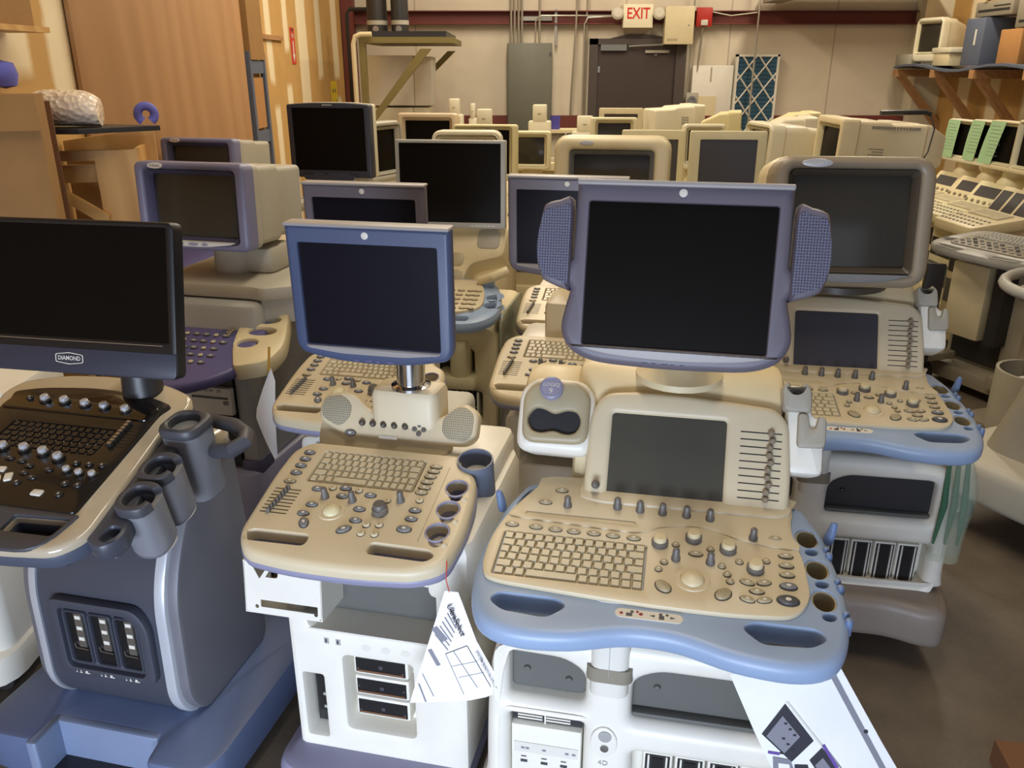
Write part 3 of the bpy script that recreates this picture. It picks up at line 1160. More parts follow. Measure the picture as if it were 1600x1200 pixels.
    ctl(con, M, 'set_dark', [(-.098, .046, -60), (-.002, .04, 35), (.128, .062)], h=.006)
    ctl(con, M, 'round_pale', [(-.08, .168), (-.016, .168), (.06, .145), (.042, .062), (.07, .066), (.04, .034), (.07, .036), (.133, .158)], h=.006)
    ctl(con, M, 'oval', [(.135, .28), (.134, .262), (.132, .243), (.13, .222), (.13, .202), (.128, .185)], h=.006)
    g = G('blue_grey')
    if front:
        g.slab(ell(0, 0, .043, n=24), -.15, .014, M @ T(.222, .315, 0), holes=[ell(0, 0, .0395, n=24)])
        g.slab(ell(0, 0, .04, n=24), -.15, -.1, M @ T(.222, .315, 0), 'indigo')
        g.put('cup_holder', S, label='blue grey cup holder')
    if bar:
        B = T(0, .38, .875, rx=60)
        g = G('beige')
        bo = rpoly([(-.225, .035), (-.15, .0), (.1, -.004), (.175, .0), (.2, .02), (.2, .085), (.17, .105), (.145, .1), (.105, .064), (-.08, .066), (-.125, .104), (-.16, .112), (-.215, .1)], .03, 4)
        g.slab(bo, -.05, 0, B, r=.014, rb=.01, seg=3)
        g.slab(rpoly([(-.22, -.03), (.13, -.03), (.13, .03), (-.22, .04)], .02), -.06, -.02, B, 'cream_pale', r=.006)
        g.slab(rpoly([(-.075, .395), (.1, .395), (.105, .50), (-.07, .50)], .025), .88, 1.0, mat='beige', r=.02)
        ba = g.put('speaker_bar', S)
        for q, nm in (([(-.213, .042), (-.158, .018), (-.132, .045), (-.132, .078), (-.16, .1), (-.208, .092)], 0), ([(.112, .03), (.13, .012), (.172, .01), (.19, .026), (.19, .08), (.165, .096), (.14, .09), (.112, .062)], 0)):
            G('grille_beige').slab(rpoly(q, .02, 4), -.001, .0025, B, r=.001).put('speaker_grille', ba)
        ctl(ba, B, 'barknob', [(-.098 + .0287 * k, .034) for k in range(5)])
        ctl(ba, B, 'oval_dark', [(-.126, .006)])
        g = G('knob')
        for a, b in ((0, .011), (0, -.011), (.012, 0), (-.012, 0)):
            g.lathe([(.0065, 0), (.0065, .004), (.004, .006), (0, .006)], B @ T(.054 + a, .03 + b, 0), n=12)
        g.put('arrow_pad', ba)
        G('label_white').slab(rrect(-.05, -.002, .0, .006, .004), 0, .0008, B).put('name_plate', ba)
        g = G('chrome')
        g.lathe([(.05, .995), (.05, 1.002), (.036, 1.006), (.036, 1.08), (.034, 1.082), (.034, 1.2)], T(.02, .445, 0), n=28)
        g.tube([(.02, .445, 1.17), (-.02, .41, 1.2)], .03)
        g.put('monitor_post', S, label='chrome monitor post')
    else:
        g = G('beige')
        g.box(-.12, .38, .82, .14, .6, .98, b=.02)
        g.lathe([(.04, .97), (.04, 1.2)], T(.02, .445, 0))
        g.put('monitor_post', S)
    if monitor:
        c_monitor(S, T(-.045, .364, 1.242, rx=91.5), bez)
    return S


def c_monitor(S, M, bez='purple'):
    out = rpoly([(-.2, .168, .006), (.2, .168, .006), (.203, 0, .05), (.2, -.125, .03), (.185, -.152, .03), (.1, -.168, .06), (0, -.173, .06), (-.1, -.168, .06), (-.185, -.152, .03), (-.2, -.125, .03), (-.203, 0, .05)][::-1], .02, 4)
    out = rpoly([(-.2, -.125), (-.185, -.15), (-.1, -.166), (0, -.171), (.1, -.166), (.185, -.15), (.2, -.125), (.201, .168, .008), (-.201, .168, .008)], .035, 4)
    chin = rpoly([(-.172, -.1265), (.172, -.1265), (.165, -.134, .01), (.08, -.144), (-.08, -.144), (-.165, -.134, .01)], .02, 3)  # light on the tilted chin is painted as a paler crescent
    o = monitor_flat(S, M, out, (-.169, -.1245, .169, .1245), bez, 'cream_pale', 'screen_blue', .06, chin=(chin, 'purple_lit'), mark=(0, .147), r=.012)
    G('purple_lit').slab(rrect(-.201, .163, .201, .1715, .004), -.045, .004, M, r=.004, rb=.004).put('top_lip', o, label='lighter lip along the top edge')
    g = G('indigo')
    for k, w in enumerate((.014, .02, .01, .016)):
        g.slab(rrect(-.05 + k * .028, -.162, -.05 + k * .028 + w, -.156), -.01, .001, M)
    g.put('buttons', o)
    return o


m2 = compact_machine(-.37, 1.53, -12.5, 'compact beige console with a speaker bar, chrome post and a white form hanging from it', bez='bezel_daylit')
m5 = compact_machine(-.495, 2.25, -12, 'compact beige console directly behind the tagged console, its screen top just showing', bar=False, front=False)
m6 = compact_machine(.15, 2.42, -12, 'compact beige console half hidden behind the twin-speaker machine', bar=False, front=False)
m7 = compact_machine(.24, 3.14, -11, 'beige console with a dark speaker pod and a taupe tube monitor with vent slots', bar=False, monitor=False, front=False)
g = G('beige')
g.slab(rpoly([(-.02, 0), (.13, -.01), (.15, .06), (.12, .13), (0, .13), (-.035, .07)], .04, 4), -.03, .0, T(-.04, .2, .87, rx=60), r=.01)
pod = g.put('speaker', m7)
G('taupe_dark').slab(rpoly([(-.01, .01), (.12, .0), (.14, .06), (.11, .12), (0, .12), (-.025, .07)], .035, 4), -.001, .006, T(-.04, .2, .87, rx=60), r=.004).put('speaker_grille', pod)
chin = smooth([(-.15, -.14), (.15, -.14), (.14, -.15), (0, -.16), (-.14, -.15)], 3)
crt(m7, T(.10, .30, 1.305, rx=88, rz=2), .46, .36, .42, 'cream_pale', 'grey', (-.15, -.125, .15, .115), 'screen_crt', .05, (-.1, .16, .028, .009, '', 'silver_paint'), True, rear=.72, back='cream_pale', rw=1.08)


# ------------------------------------------------------------------ graphite machine at the front left
MX = Mx(((0, 0, 1, 0), (1, 0, 0, 0), (0, 1, 0, 0), (0, 0, 0, 1)))          # (y, z) profile swept along x


def graphite_machine(x, y, rz):
    S = thing('ultrasound_machine', 'graphite and silver ultrasound machine with a wide black screen, front left corner', 'ultrasound machine', (x, y, 0), rz)
    g = G('base_blue')
    out = rpoly([(-.27, .12), (-.085, .12, .02), (-.085, .21, .012), (.22, .21, .012), (.235, .12, .02), (.41, .12, .08), (.42, .80), (-.27, .80)], .09, 4)
    g.slab(out, .045, .165, r=.012, rb=.01)
    base = g.put('base', S, label='slate blue base with a step recess')
    g = G('base_daylit')  # recess walls facing the door, their daylight put into the colour
    g.slab(rpoly([(-.083, .195), (.218, .195), (.218, .23), (-.083, .23)], .008), .045, .163, r=.006)
    g.slab(rpoly([(-.1, .11), (-.07, .11), (-.07, .215), (-.1, .215)], .008), .045, .163, r=.006)
    g.slab(rpoly([(-.09, .11), (.24, .11), (.24, .25), (-.09, .25)], .01), .03, .05, mat='charcoal')
    g.put('foot_step', base)
    for a, b in ((-.22, .22), (.36, .22), (-.22, .72), (.36, .72)):
        caster(S, a, b, .045, hood='slate')
    prof = rpoly([(.30, .155, .06), (.243, .24, .06), (.25, .56, .12), (.33, .72, .12), (.47, .86, .05), (.58, .86, .04), (.64, .155, .05)], .05, 6)
    inner = [(V(p).x + .006, V(p).y) for p in prof]
    g = G('graphite')
    g.slab(inner, -.105, .235, MX)
    body = g.put('body', S)
    g = G('silver_paint')
    for a, b in ((-.128, -.104), (.234, .262)):
        g.slab(prof, a, b, MX, r=.008 if a > 0 else 0, rb=.008 if a < 0 else 0)
    g.put('trim_band', S, label='silver side band')
    g = G('graphite_side')
    side = [(V(p).x * .965 + .022, V(p).y * .975 + .012) for p in prof]
    g.slab(side, .26, .29, MX, r=.012)
    g.slab(side, -.156, -.127, MX, rb=.012)
    g.put('side_panel', S)
    # probe ports on the front
    MP = T(.078, .234, .41) @ UP
    g = G('graphite')
    g.slab(rpoly([(-.14, -.115), (.14, -.115), (.14, .06, .06), (.11, .108, .04), (-.14, .108)], .03, 4), -.02, .004, MP, r=.003,
           holes=[rpoly([(-.112, -.095), (.112, -.095), (.112, .05, .05), (.085, .085, .03), (-.112, .085)], .02, 4)])
    g.slab(rrect(-.115, -.1, .115, .09, .02), -.02, -.012, MP, 'graphite')
    pp = g.put('port_frame', body)
    for k in (-1, 0, 1):
        g = G('black')
        a = k * .072
        g.slab(rpoly([(a - .034, -.085), (a + .034, -.085), (a + .034, .075), (a - .034, .075)], .014), -.012, -.002, MP, 'graphite', r=.004,
               holes=[rrect(a - .028, -.078, a + .028, .069, .008)])
        g.slab(rrect(a - .029, -.079, a + .029, .07, .006), -.014, -.0115, MP)
        g.slab(rrect(a - .002, -.034, a + .020, .066, .002), -.012, -.0055, MP, 'silver')
        for q in range(6):
            g.slab(rrect(a + .001, -.03 + q * .016, a + .0165, -.02 + q * .016), -.006, -.0045, MP, 'label_white' if q % 2 else 'silver')
        g.tube([(a - .02, -.03, -.01), (a - .015, -.04, -.007), (a + .02, -.042, -.007)], .0015, 'silver', 6, MP)
        g.put('probe_port', body)
        g = G('label_white')
        for q, w in ((-.02, .004), (-.009, .007), (.006, .014)):
            g.slab(rrect(a + q, -.109, a + q + w, -.1085 + .002), .004, .0045, MP)
            g.slab(rrect(a + q + .002, -.106, a + q + w * .6, -.101), .004, .0045, MP)
        g.put('port_symbol', body)
    # console
    M = T(0, 0, .85, rx=14)
    half = [(0, -.04, .1), (.13, -.036, .05), (.25, -.022, .03), (.292, .03, .05), (.272, .22, .1), (.25, .40, .05), (.268, .47, .04), (.245, .52, .05), (.15, .56, .08), (0, .575, .1)]
    out = rpoly(half + [(-a, b, c) for a, b, c in half[-2:0:-1]], .05, 4)
    th = [rpoly([(s * .1, .012), (s * .222, .014), (s * .232, .066), (s * .1, .058)], .008, 2) for s in (1, -1)]
    g = G('slate')
    g.slab([(p.x * 1.0, p.y) for p in map(V, out)], -.055, -.012, M, rb=.02, r=.004, holes=th)
    g.box(-.16, .02, -.1, .16, .5, -.04, 'charcoal', M)
    lower = g.put('console_base', S)
    G('black').slab(rpoly([(-.25, .0), (.25, .0), (.25, .08), (-.25, .08)], .02), -.062, -.05, M).put('tray_floor', lower)
    g = G('gloss_cream')
    g.slab(out, -.014, .006, M, r=.012, holes=th, seg=3)
    con = g.put('console_frame', S, label='glossy pale frame around the black panel')
    g = G('grey_dark')
    fr = rpoly([(-.222, -.03, .05), (0, -.043, .1), (.222, -.03, .05), (.245, .08), (-.245, .08)], .01, 4)
    g.slab(fr, .002, .010, M, r=.003, holes=th)
    g.put('front_grip', con)
    g = G('console_black')
    pan = rpoly([(-.232, .078), (.232, .078), (.214, .43, .03), (.228, .462, .03), (.16, .487, .06), (0, .508, .1), (-.16, .487, .06), (-.228, .462, .03), (-.214, .43, .03)], .015, 4)
    kb = rrect(-.135, .258, .147, .352, .004, 2)
    g.slab(pan, .0, .0125, M, r=.003, holes=[kb])
    g.slab(rpoly([(-.215, .392), (.2, .39), (.21, .44, .03), (.15, .472, .06), (0, .49, .1), (-.15, .472, .06), (-.21, .44, .03)], .015, 4), .01, .0165, M, 'black_gloss', r=.004)
    panel = g.put('control_panel', S, label='black control panel with silver knobs')
    keyboard(.28, .092, [[1] * 14, [1.4] + [1] * 12, [1] * 13, [1.8] + [1] * 12, [1, 1, 1, 4.6, 1, 1, 1, 1, 1]], 'console_key', 'black', h=.005).put('keyboard', panel, M @ T(-.134, .259, .006))
    ctl(panel, M, 'silver', [(-.11, .432), (-.054, .432), (.008, .428), (.064, .425), (.126, .421)], h=.0155)
    ctl(panel, M, 'dark_round', [(-.158, .435)], h=.0155)
    ctl(panel, M, 'silver', [(-.14, .247), (-.084, .25), (-.028, .252), (.027, .247), (.076, .235)], h=.0125)
    ctl(panel, M, 'silver_small', [(.124, .2), (.159, .195), (.193, .195), (-.19, .19), (-.16, .19)], h=.0125)
    ctl(panel, M, 'dark_round', [(.151, .158), (.183, .158), (.13, .225), (.163, .226), (.195, .227), (.16, .125), (-.18, .15), (-.15, .15), (.038, .145)], h=.0125)
    ctl(panel, M, 'black_key', [(-.08, .215), (-.04, .218), (-.005, .213), (.025, .2), (.08, .195), (.03, .177), (.06, .165), (-.12, .21), (-.12, .16)], h=.0125)
    ctl(panel, M, 'led_key', [(-.033, .178, 8), (.005, .158, -62), (-.012, .112, 30), (-.075, .16, 60), (-.055, .108, -30), (.108, .122, 0)], h=.0125)
    ctl(panel, M, 'ball', [(-.04, .135)], h=.0125)
    g = G('black')
    for k in range(8):
        b = .375 - k * .0115
        g.slab(rrect(.154, b - .0012, .212, b + .0012), .0125, .0131, M, 'black')
    g.put('slider_slots', panel)
    ctl(panel, M, 'silver_fader', [(.166 + .0005 * k, .375 - k * .0115) for k in range(8)], h=.0125)
    # probe holders along the right side
    g = G('graphite')
    arm = rpoly([(.278, .03), (.33, .01, .02), (.362, .05, .03), (.345, .1), (.318, .2), (.31, .42, .03), (.262, .42), (.262, .25)], .03, 4)
    g.slab(arm, -.05, -.005, M, r=.01, rb=.01, holes=[rpoly([(.312, .035), (.345, .03), (.345, .072), (.315, .075)], .012)], hk=.3)
    hol = g.put('holder_arm', S)
    for cx, cy in ((.338, .145), (.328, .243)):
        full = smooth([(cx - .04, cy), (cx - .03, cy + .036), (cx, cy + .046), (cx + .033, cy + .036), (cx + .042, cy), (cx + .033, cy - .036), (cx, cy - .046), (cx - .03, cy - .036)], 3)
        hole = [(cx + (p.x - cx) * .7, cy + (p.y - cy) * .7) for p in full]
        g = G('cup_grey')
        g.slab(full, -.125, .0, M, rb=.012, holes=[hole])
        cup = g.put('probe_holder', hol, label='grey open probe cup')
        arc = [full[k % len(full)] for k in range(13, 34)]
        inn = [V((cx + (p.x - cx) * .66, cy + (p.y - cy) * .66)) for p in arc]
        out_ = [V((cx + (p.x - cx) * 1.04, cy + (p.y - cy) * 1.04)) for p in arc]
        g = G('grey_dark')
        g.slab(out_ + inn[::-1], -.004, .02, M, r=.006)
        g.put('rubber_rim', cup)
        G('black').slab(hole, -.1, -.096, M).put('cup_floor', cup)
    g = G('cup_grey')
    K = M @ T(.312, .385, 0, rx=-6)
    g.slab(rpoly([(-.05, -.05), (.045, -.052), (.052, .045), (-.045, .05)], .035, 5), -.17, .012, K, rb=.01)
    cup = g.put('probe_cup', hol, label='tall silver grey cup')
    g = G('grey_dark')
    g.slab(rpoly([(-.053, -.053), (.048, -.055), (.055, .048), (-.048, .053)], .037, 5), .008, .034, K, r=.01, rb=.004, holes=[ell(-.001, -.002, .034, .036)])
    g.slab(ell(-.001, -.002, .036), .0, .0095, K, 'black')
    g.put('cup_rim', cup)
    # rear loop handle and shoulder
    g = G('gloss_cream')
    g.slab(rpoly([(.2, .47), (.28, .46, .05), (.305, .52, .05), (.29, .58), (-.13, .58), (-.15, .56, .03), (-.12, .48, .04), (-.0, .49)], .06, 4), .83, .88, r=.02, rb=.01)
    g.put('rear_shoulder', S)
    g = G('grey_dark')
    g.tube([(.24, .50, .89), (.30, .485, .925), (.38, .46, .93), (.435, .42, .93), (.45, .385, .925), (.43, .36, .915), (.38, .375, .90), (.30, .44, .87), (.27, .5, .86)], [.014, .018, .019, .019, .019, .019, .018, .016, .014], None, 10)
    g.put('rear_handle', S)
    # wide monitor
    MM = T(.12, .30, 1.279, rx=78.4, rz=2.5)
    out = rpoly([(-.262, -.17), (.254, -.17), (.254, .168), (-.262, .168)], .018, 4)
    g = G('black')
    g.slab(out, -.035, 0, MM, r=.006, holes=[rrect(-.24, -.088, .234, .155, .002, 2)])
    g.slab([(p.x * .96, p.y * .95) for p in map(V, out)], -.055, -.03, MM, 'charcoal', rb=.015)
    mon = g.put('monitor', S, label='wide black monitor')
    G('screen').slab(rrect(-.242, -.09, .236, .157), -.02, -.003, MM).put('screen', mon)
    g = G('navy_bezel')
    g.slab(rpoly([(-.261, -.169, .017), (.253, -.169, .017), (.2535, -.112, 0), (-.2615, -.112, 0)], .01, 4), -.01, .0025, MM, r=.002)
    g.put('lower_bezel', mon)
    g = G('silver')
    g.slab(rrect(-.235, -.0965, .222, -.0948), -.001, .0012, MM)
    g.put('trim_strip', mon)
    g = G('label_white')
    ML = MM @ T(-.004, -.135, .0025)
    ol = rpoly([(-.034, -.009), (0, -.0135), (.034, -.009), (.034, .009), (0, .0135), (-.034, .009)], .004, 3)
    g.slab(ol, 0, .0012, ML, holes=[[(p.x * .95, p.y * .88) for p in map(V, ol)]])
    g.text('DIAMOND', .0135, ML, None, .001, .012, .86)
    g.put('brand_plate', mon)
    g = G('charcoal')
    g.lathe([(.065, .93), (.065, .96), (.05, .975), (.045, 1.1)], T(.11, .50, 0), n=24)
    g.tube([(.11, .50, 1.08), (.15, .42, 1.2), (.13, .36, 1.28)], .035)
    g.put('monitor_arm', S)
    return S


pm('gloss_cream', 'b9ad96', .16, coat=.5)
graphite_machine(-1.153, 1.501, -13)


# ------------------------------------------------------------------ purple consoles with tube monitors, left
def purple_machine(x, y, rz, label, full=True, dz=0):
    S = thing('ultrasound_machine', label, 'ultrasound machine', (x, y, 0), rz, 'purple ultrasound consoles on the left')
    g = G('lilac')
    g.slab(rpoly([(-.24, .1), (.25, .1), (.27, .9), (-.24, .9)], .08, 4), .1, .2, r=.03)
    g.slab(rpoly([(-.26, .22), (.2, .22), (.22, .9), (-.26, .9)], .05, 4), .19, .40, r=.02)
    g.put('base', S)
    for a, b in ((-.2, .16), (.21, .16), (-.2, .84), (.21, .84)):
        caster(S, a, b, .05, hood='lilac')
    g = G('grey_light')
    for a in (-.26, .13):
        g.box(a, .27, .4, a + .065, .36, .82, b=.01)
        g.box(a - .005, .26, .37, a + .07, .38, .44, 'purple_dark', b=.012)
    g.box(-.26, .36, .4, .19, .9, .98, b=.02)
    g.put('frame', S)
    g = G('black')
    g.box(-.195, .265, .42, .13, .40, .8)
    g.put('equipment_bay', S, label='black equipment bay')
    if full:
        g = G('label_white')
        g.box(-.05, .245, .615, .13, .36, .715, b=.004)
        g.box(-.02, .242, .675, .118, .246, .682, 'grey_dark')
        g.box(-.04, .242, .7, -.005, .246, .708, 'grey_dark')
        for a in (.01, .03, .05, .08):
            g.box(a, .242, .7, a + .012, .246, .708, 'grey_light')
        g.box(.1, .242, .655, .118, .246, .668, 'grey')
        g.put('printer', S, label='white paper printer')
        G('grey_dark').box(-.195, .25, .59, .13, .36, .605).put('printer_shelf', S)
    M = T(0, 0, .80, rx=14)
    half = [(0, .0, .1), (.09, .025, .1), (.17, .08, .08), (.232, .15, .04), (.23, .3, .1), (.2, .5, .05), (.17, .63, .03)]
    out = rpoly(half + [(-a, b, c) for a, b, c in half[:0:-1]], .05, 4)
    g = G('violet')
    g.slab(out, -.045, .0, M, r=.015, rb=.02, seg=3)
    con = g.put('control_panel', S)
    for s in ((1, -1) if full else (1,)):
        g = G('cream_pale')
        arm = rpoly([(s * .222, .14), (s * .325, .185, .04), (s * .335, .29, .05), (s * .275, .45, .05), (s * .222, .565, .04), (s * .175, .60, .02), (s * .118, .505, .06), (s * .112, .4, .06), (s * .15, .27, .05)], .02, 4)
        hs = [ell(s * .20, .285, .036, .026, 18, 10), ell(s * .215, .365, .05, .026, 18, 5), ell(s * .20, .44, .046, .025, 18, 5), ell(s * .185, .515, .036, .022, 18, 10)]
        g.slab(arm, -.05, .012, M, r=.01, rb=.01, holes=hs)
        a = g.put('side_arm', S, label='cream arm with four probe holders')
        g = G('grey_warm')
        for h in hs:
            c = V((sum(p[0] for p in h) / len(h), sum(p[1] for p in h) / len(h)))
            g.slab([(c.x + (p[0] - c.x) * 1.06, c.y + (p[1] - c.y) * 1.06) for p in h], -.075, -.045, M)
        g.put('probe_holder', a)
    g = G('cream_pale')
    g.slab(rpoly([(-.19, .48), (.03, .475), (.012, .60), (-.17, .60)], .01, 2), .0, .008, M, r=.003, holes=[ell(-.112, .54, .034, .03), ell(-.032, .545, .034, .03)])
    g.slab(ell(-.112, .54, .034, .03), -.0, .002, M, 'grey_warm')
    g.slab(ell(-.032, .545, .034, .03), -.0, .002, M, 'grey_warm')
    g.put('cup_tray', con)
    if full:
        k = keyboard(.13, .13, [[1] * 9] * 6, 'purple_dark', 'violet', h=.004)
        k.put('keyboard', con, M @ T(.03, .47, .002))
        pts = [(-.09 + (i % 6) * .037 + (.012 if (i // 6) % 2 else 0), .16 + (i // 6) * .042) for i in range(30)]
        ctl(con, M, 'oval_dark', [p for k, p in enumerate(pts) if k % 3 != 1], h=.001)
        ctl(con, M, 'round_pale', [p for k, p in enumerate(pts) if k % 3 == 1], h=.001)
        ctl(con, M, 'ball', [(-.12, .2)], h=.001)
        g = G('grey_dark')
        for q in range(8):
            g.slab(rrect(.06, .335 + q * .011, .12, .337 + q * .011), 0, .001, M)
        g.put('slider_slots', con)
        ctl(con, M, 'tgc', [(.1, .335 + q * .011) for q in range(8)])
    g = G('greyback')
    sh = rpoly([(-.26, .42), (.15, .42, .03), (.2, .40, .03), (.37, .52, .03), (.37, .95), (-.26, .95)], .04, 4)
    g.slab(sh, .985, 1.035, r=.012, rb=.01)
    for q in (.24, .30):
        g.box(q, .56, 1.034, q + .012, .9, 1.044)
    g.slab(rpoly([(.18, .42), (.36, .53), (.36, .56), (.18, .56)], .01), .9, .99)
    shelf = g.put('shelf', S)
    g = G('greyback')
    g.lathe([(.09, 1.03), (.085, 1.11), (.1, 1.14), (.1, 1.16)], T(-.03, .66, 0), n=24)
    g.box(-.03, .6, 1.035, .14, .78, 1.13, b=.02)
    g.put('monitor_neck', S)
    MM = T(-.065, .46, 1.295 + dz, rx=87, rz=-2)
    chin = rpoly([(-.162, -.117), (.162, -.117), (.15, -.124, .01), (.05, -.137), (-.05, -.137), (-.15, -.124, .01)], .03, 4)
    o = crt(S, MM, .425, .29, .43, 'greyback', 'purple_dark', (-.162, -.107, .158, .106), 'screen_crt', .022, None, False, rear=.9)
    g = G('violet_bezel')
    fr = rrect(-.216, -.149, .216, .149, .024, 4)
    g.slab(fr, -.055, .008, MM, r=.014, holes=[rrect(-.18, -.125, .176, .124, .016, 4)], seg=3)
    g.slab(chin, 0, .011, MM, 'label_white', r=.003)
    for a in (-.05, .0, .045):
        g.slab(ell(a, -.127, .012 if a else .02, .005, 14), .011, .014, MM, 'lilac')
    g.slab(ell(-.125, .136, .03, .010, 20), .006, .0095, MM, 'label_white')
    g.text('Voluson', .012, MM @ T(-.125, .136, .0096), 'grey_dark')
    g.put('front_frame', o, label='purple front frame')
    return S


purple_machine(-1.15, 2.45, -13, 'purple ultrasound console with cream side arms and a tube monitor, behind the wide black screen')
purple_machine(-1.67, 4.06, -10, 'second purple console, its tube monitor just above the nearer purple-framed monitor', False, -.045)


# ------------------------------------------------------------------ cream machine with a flat grey screen, wrapped in film
S = thing('ultrasound_machine', 'cream console with a flat grey-framed screen and clear film round its cabinet', 'ultrasound machine', (-.37, 3.05, 0), -10)
g = G('lilac')
g.slab(rpoly([(-.3, .05), (.3, .05), (.32, .8), (-.32, .8)], .1, 4), .1, .26, r=.04)
g.put('base', S)
for a, b in ((-.24, .1), (.24, .1), (-.24, .7), (.24, .7)):
    caster(S, a, b, .05)
g = G('cream_pale')
g.slab(rrect(-.29, .25, .30, .80, .05), 0, .12, T(0, .22, 0) @ UP, r=.03, holes=[rrect(-.18, .40, .23, .52, .01), rrect(-.2, .58, .2, .7, .02)])
g.slab(rrect(-.29, .25, .30, .80, .05), -.5, 0, T(0, .22, 0) @ UP, rb=.03)
g.box(-.08, .03, .66, .0, .2, .8, 'white', b=.01)
g.box(.11, .06, .58, .19, .2, .74, 'cream', b=.02)
g.box(.05, .05, .55, .22, .2, .60, 'cream', b=.015)
cab = g.put('cabinet', S)
g = G('charcoal')
g.box(-.185, .2, .39, .235, .216, .53)
g.box(-.205, .2, .57, .205, .216, .71)
for k in range(6):
    a = -.17 + k * .066
    g.box(a, .19, .405, a + .045, .21, .515, 'black')
    g.box(a + .052, .11, .4, a + .06, .21, .52, 'white')
    g.box(a + .01, .187, .42, a + .035, .19, .43, 'silver')
    g.box(a + .015, .187, .44, a + .02, .19, .5, 'grey')
g.put('probe_ports', cab)
g = G('wrap_green')
g.slab(rpoly([(.0, .3), (.5, .29), (.5, .82, .05), (.0, .84, .05)], .02), -.006, .004, T(.31, .12, 0, rz=90) @ T(rx=90), r=.002)
g.put('plastic_film', S, label='crinkled clear film over the side')
M = T(0, 0, .86, rx=10)
g = G('blue')
half = [(0, -.02), (.12, -.04), (.22, -.03), (.29, .03), (.31, .12), (.29, .24), (.25, .34), (.15, .38)]
g.slab(smooth(half + [(-a, b) for a, b in half[:0:-1]], 3), -.05, 0, M, r=.018, rb=.02, holes=[rpoly([(.08, -.005), (.2, .0), (.2, .03), (.08, .03)], .012), ell(.265, .21, .024), ell(.268, .14, .024)])
g.lathe([(.028, -.04), (.03, .03), (.022, .035), (.02, .0)], M @ T(.22, .32, 0), 'blue', 16)
g.put('handle_ring', S, label='pale blue handle ring')
g = G('cream_pale')
g.tube([(.19, .31, .02), (.25, .29, .05), (.3, .33, .06)], .02, None, 10, M)
g.put('probe', S, label='cream probe in its holder')
g = G('beige')
g.slab(rpoly([(-.25, .04), (.14, .035, .03), (.24, .08, .05), (.235, .2, .06), (.19, .34), (-.23, .34)], .04, 4), -.002, .01, M, r=.004)
con = g.put('control_panel', S)
ctl(con, M, 'oval', [(a, b) for a in (.09, .13, .17, .2) for b in (.07, .11, .15, .19, .23)], h=.01)
ctl(con, M, 'rot', [(.07, .2), (.07, .24), (-.05, .2), (.0, .2)], h=.01)
ctl(con, M, 'ball', [(0, .1)], h=.01)
keyboard(.2, .1, QWERTY).put('keyboard', con, M @ T(-.22, .2, .012))
g = G('cream_pale')
ML = T(0, .36, .93, rx=58)
g.slab(rpoly([(-.26, -.04), (.1, -.04), (.13, .06, .03), (.27, .10, .03), (.28, .22), (.24, .265), (-.24, .265), (-.26, .2)], .03, 4), -.12, 0, ML, r=.025)
up = g.put('upper_panel', S)
g = G('greyback')
g.slab(rrect(.15, .13, .245, .215, .02), -.002, .004, ML, r=.003)
for b in (.05, -.025):
    G('beige_dark').slab(rrect(.0, b, .1, b + .058, .02), -.002, .003, ML, r=.002).put('button_plate', up)
g.put('speaker', up)
g = G('grey_dark')
g.lathe([(.06, 1.1), (.06, 1.2)], T(-.02, .52, 0))
g.put('monitor_neck', S)
MM = T(.045, .43, 1.297, rx=88, rz=3)
o = monitor_flat(S, MM, rrect(-.228, -.176, .226, .176, .004, 2), (-.212, -.152, .206, .164), 'grey_light', 'offwhite', depth=.05, r=.004, back_in=1.0)
g = G('label_white')
for k in range(6):
    g.slab(rrect(.08 + k * .018, -.166, .093 + k * .018, -.163), 0, .0008, MM)
g.put('buttons', o)

# ------------------------------------------------------------------ machine with a dark blue-framed screen
S = thing('ultrasound_machine', 'beige machine with a tall dark blue-framed flat screen, near the left wall', 'ultrasound machine', (-1.0, 3.80, 0), -9)
g = G('offwhite')
g.box(-.24, .1, .12, .24, .7, .78, b=.03)
cab = g.put('cabinet', S)
G('recess').box(-.18, .09, .2, .18, .101, .6).put('front_grille', cab)
for a, b in ((-.2, .14), (.2, .14), (-.2, .66), (.2, .66)):
    caster(S, a, b, .05)
M = T(0, 0, .88, rx=8)
g = G('beige')
g.slab(rpoly([(-.34, .0), (.34, .0), (.33, .46), (-.33, .46)], .05, 4), -.1, .0, M, r=.015)
con = g.put('control_panel', S)
keyboard(.3, .12, QWERTY).put('keyboard', con, M @ T(-.2, .3, .003))
ctl(con, M, 'oval', [(-.25 + .05 * k, .06 + .04 * j) for k in range(10) for j in range(5)], h=.0)
g = G('cream_pale')
g.lathe([(.028, 0), (.024, .07), (.018, .08), (.022, .10), (.018, .115), (0, .12)], T(-.3, .35, .93), n=14)
g.put('probe', S, label='cream probe standing on the console')
g = G('navy_bezel')
g.slab(rpoly([(-.11, -.2), (.11, -.2), (.14, -.165), (-.14, -.165)], .005), -.05, .0, T(.04, .40, 1.415, rx=90))
g.lathe([(.07, .96), (.05, 1.0), (.045, 1.22)], T(.04, .45, 0), 'charcoal')
g.put('monitor_stand', S)
MM = T(.045, .42, 1.41, rx=90, rz=-2)
o = monitor_flat(S, MM, rpoly([(-.21, -.175), (.21, -.175), (.21, .168, .01), (.1, .176, .05), (-.1, .176, .05), (-.21, .168, .01)], .006, 3), (-.184, -.14, .184, .152), 'navy_bezel', 'offwhite', depth=.11, r=.006, back_in=1.0)
for a in (-.09, -.02, .04):
    G('slate').slab(rrect(a, -.165, a + .05, -.155, .002), 0, .003, MM).put('button', o)
G('grey_light').slab(rrect(-.025, .1635, .025, .169), 0, .001, MM).put('name_plate', o)


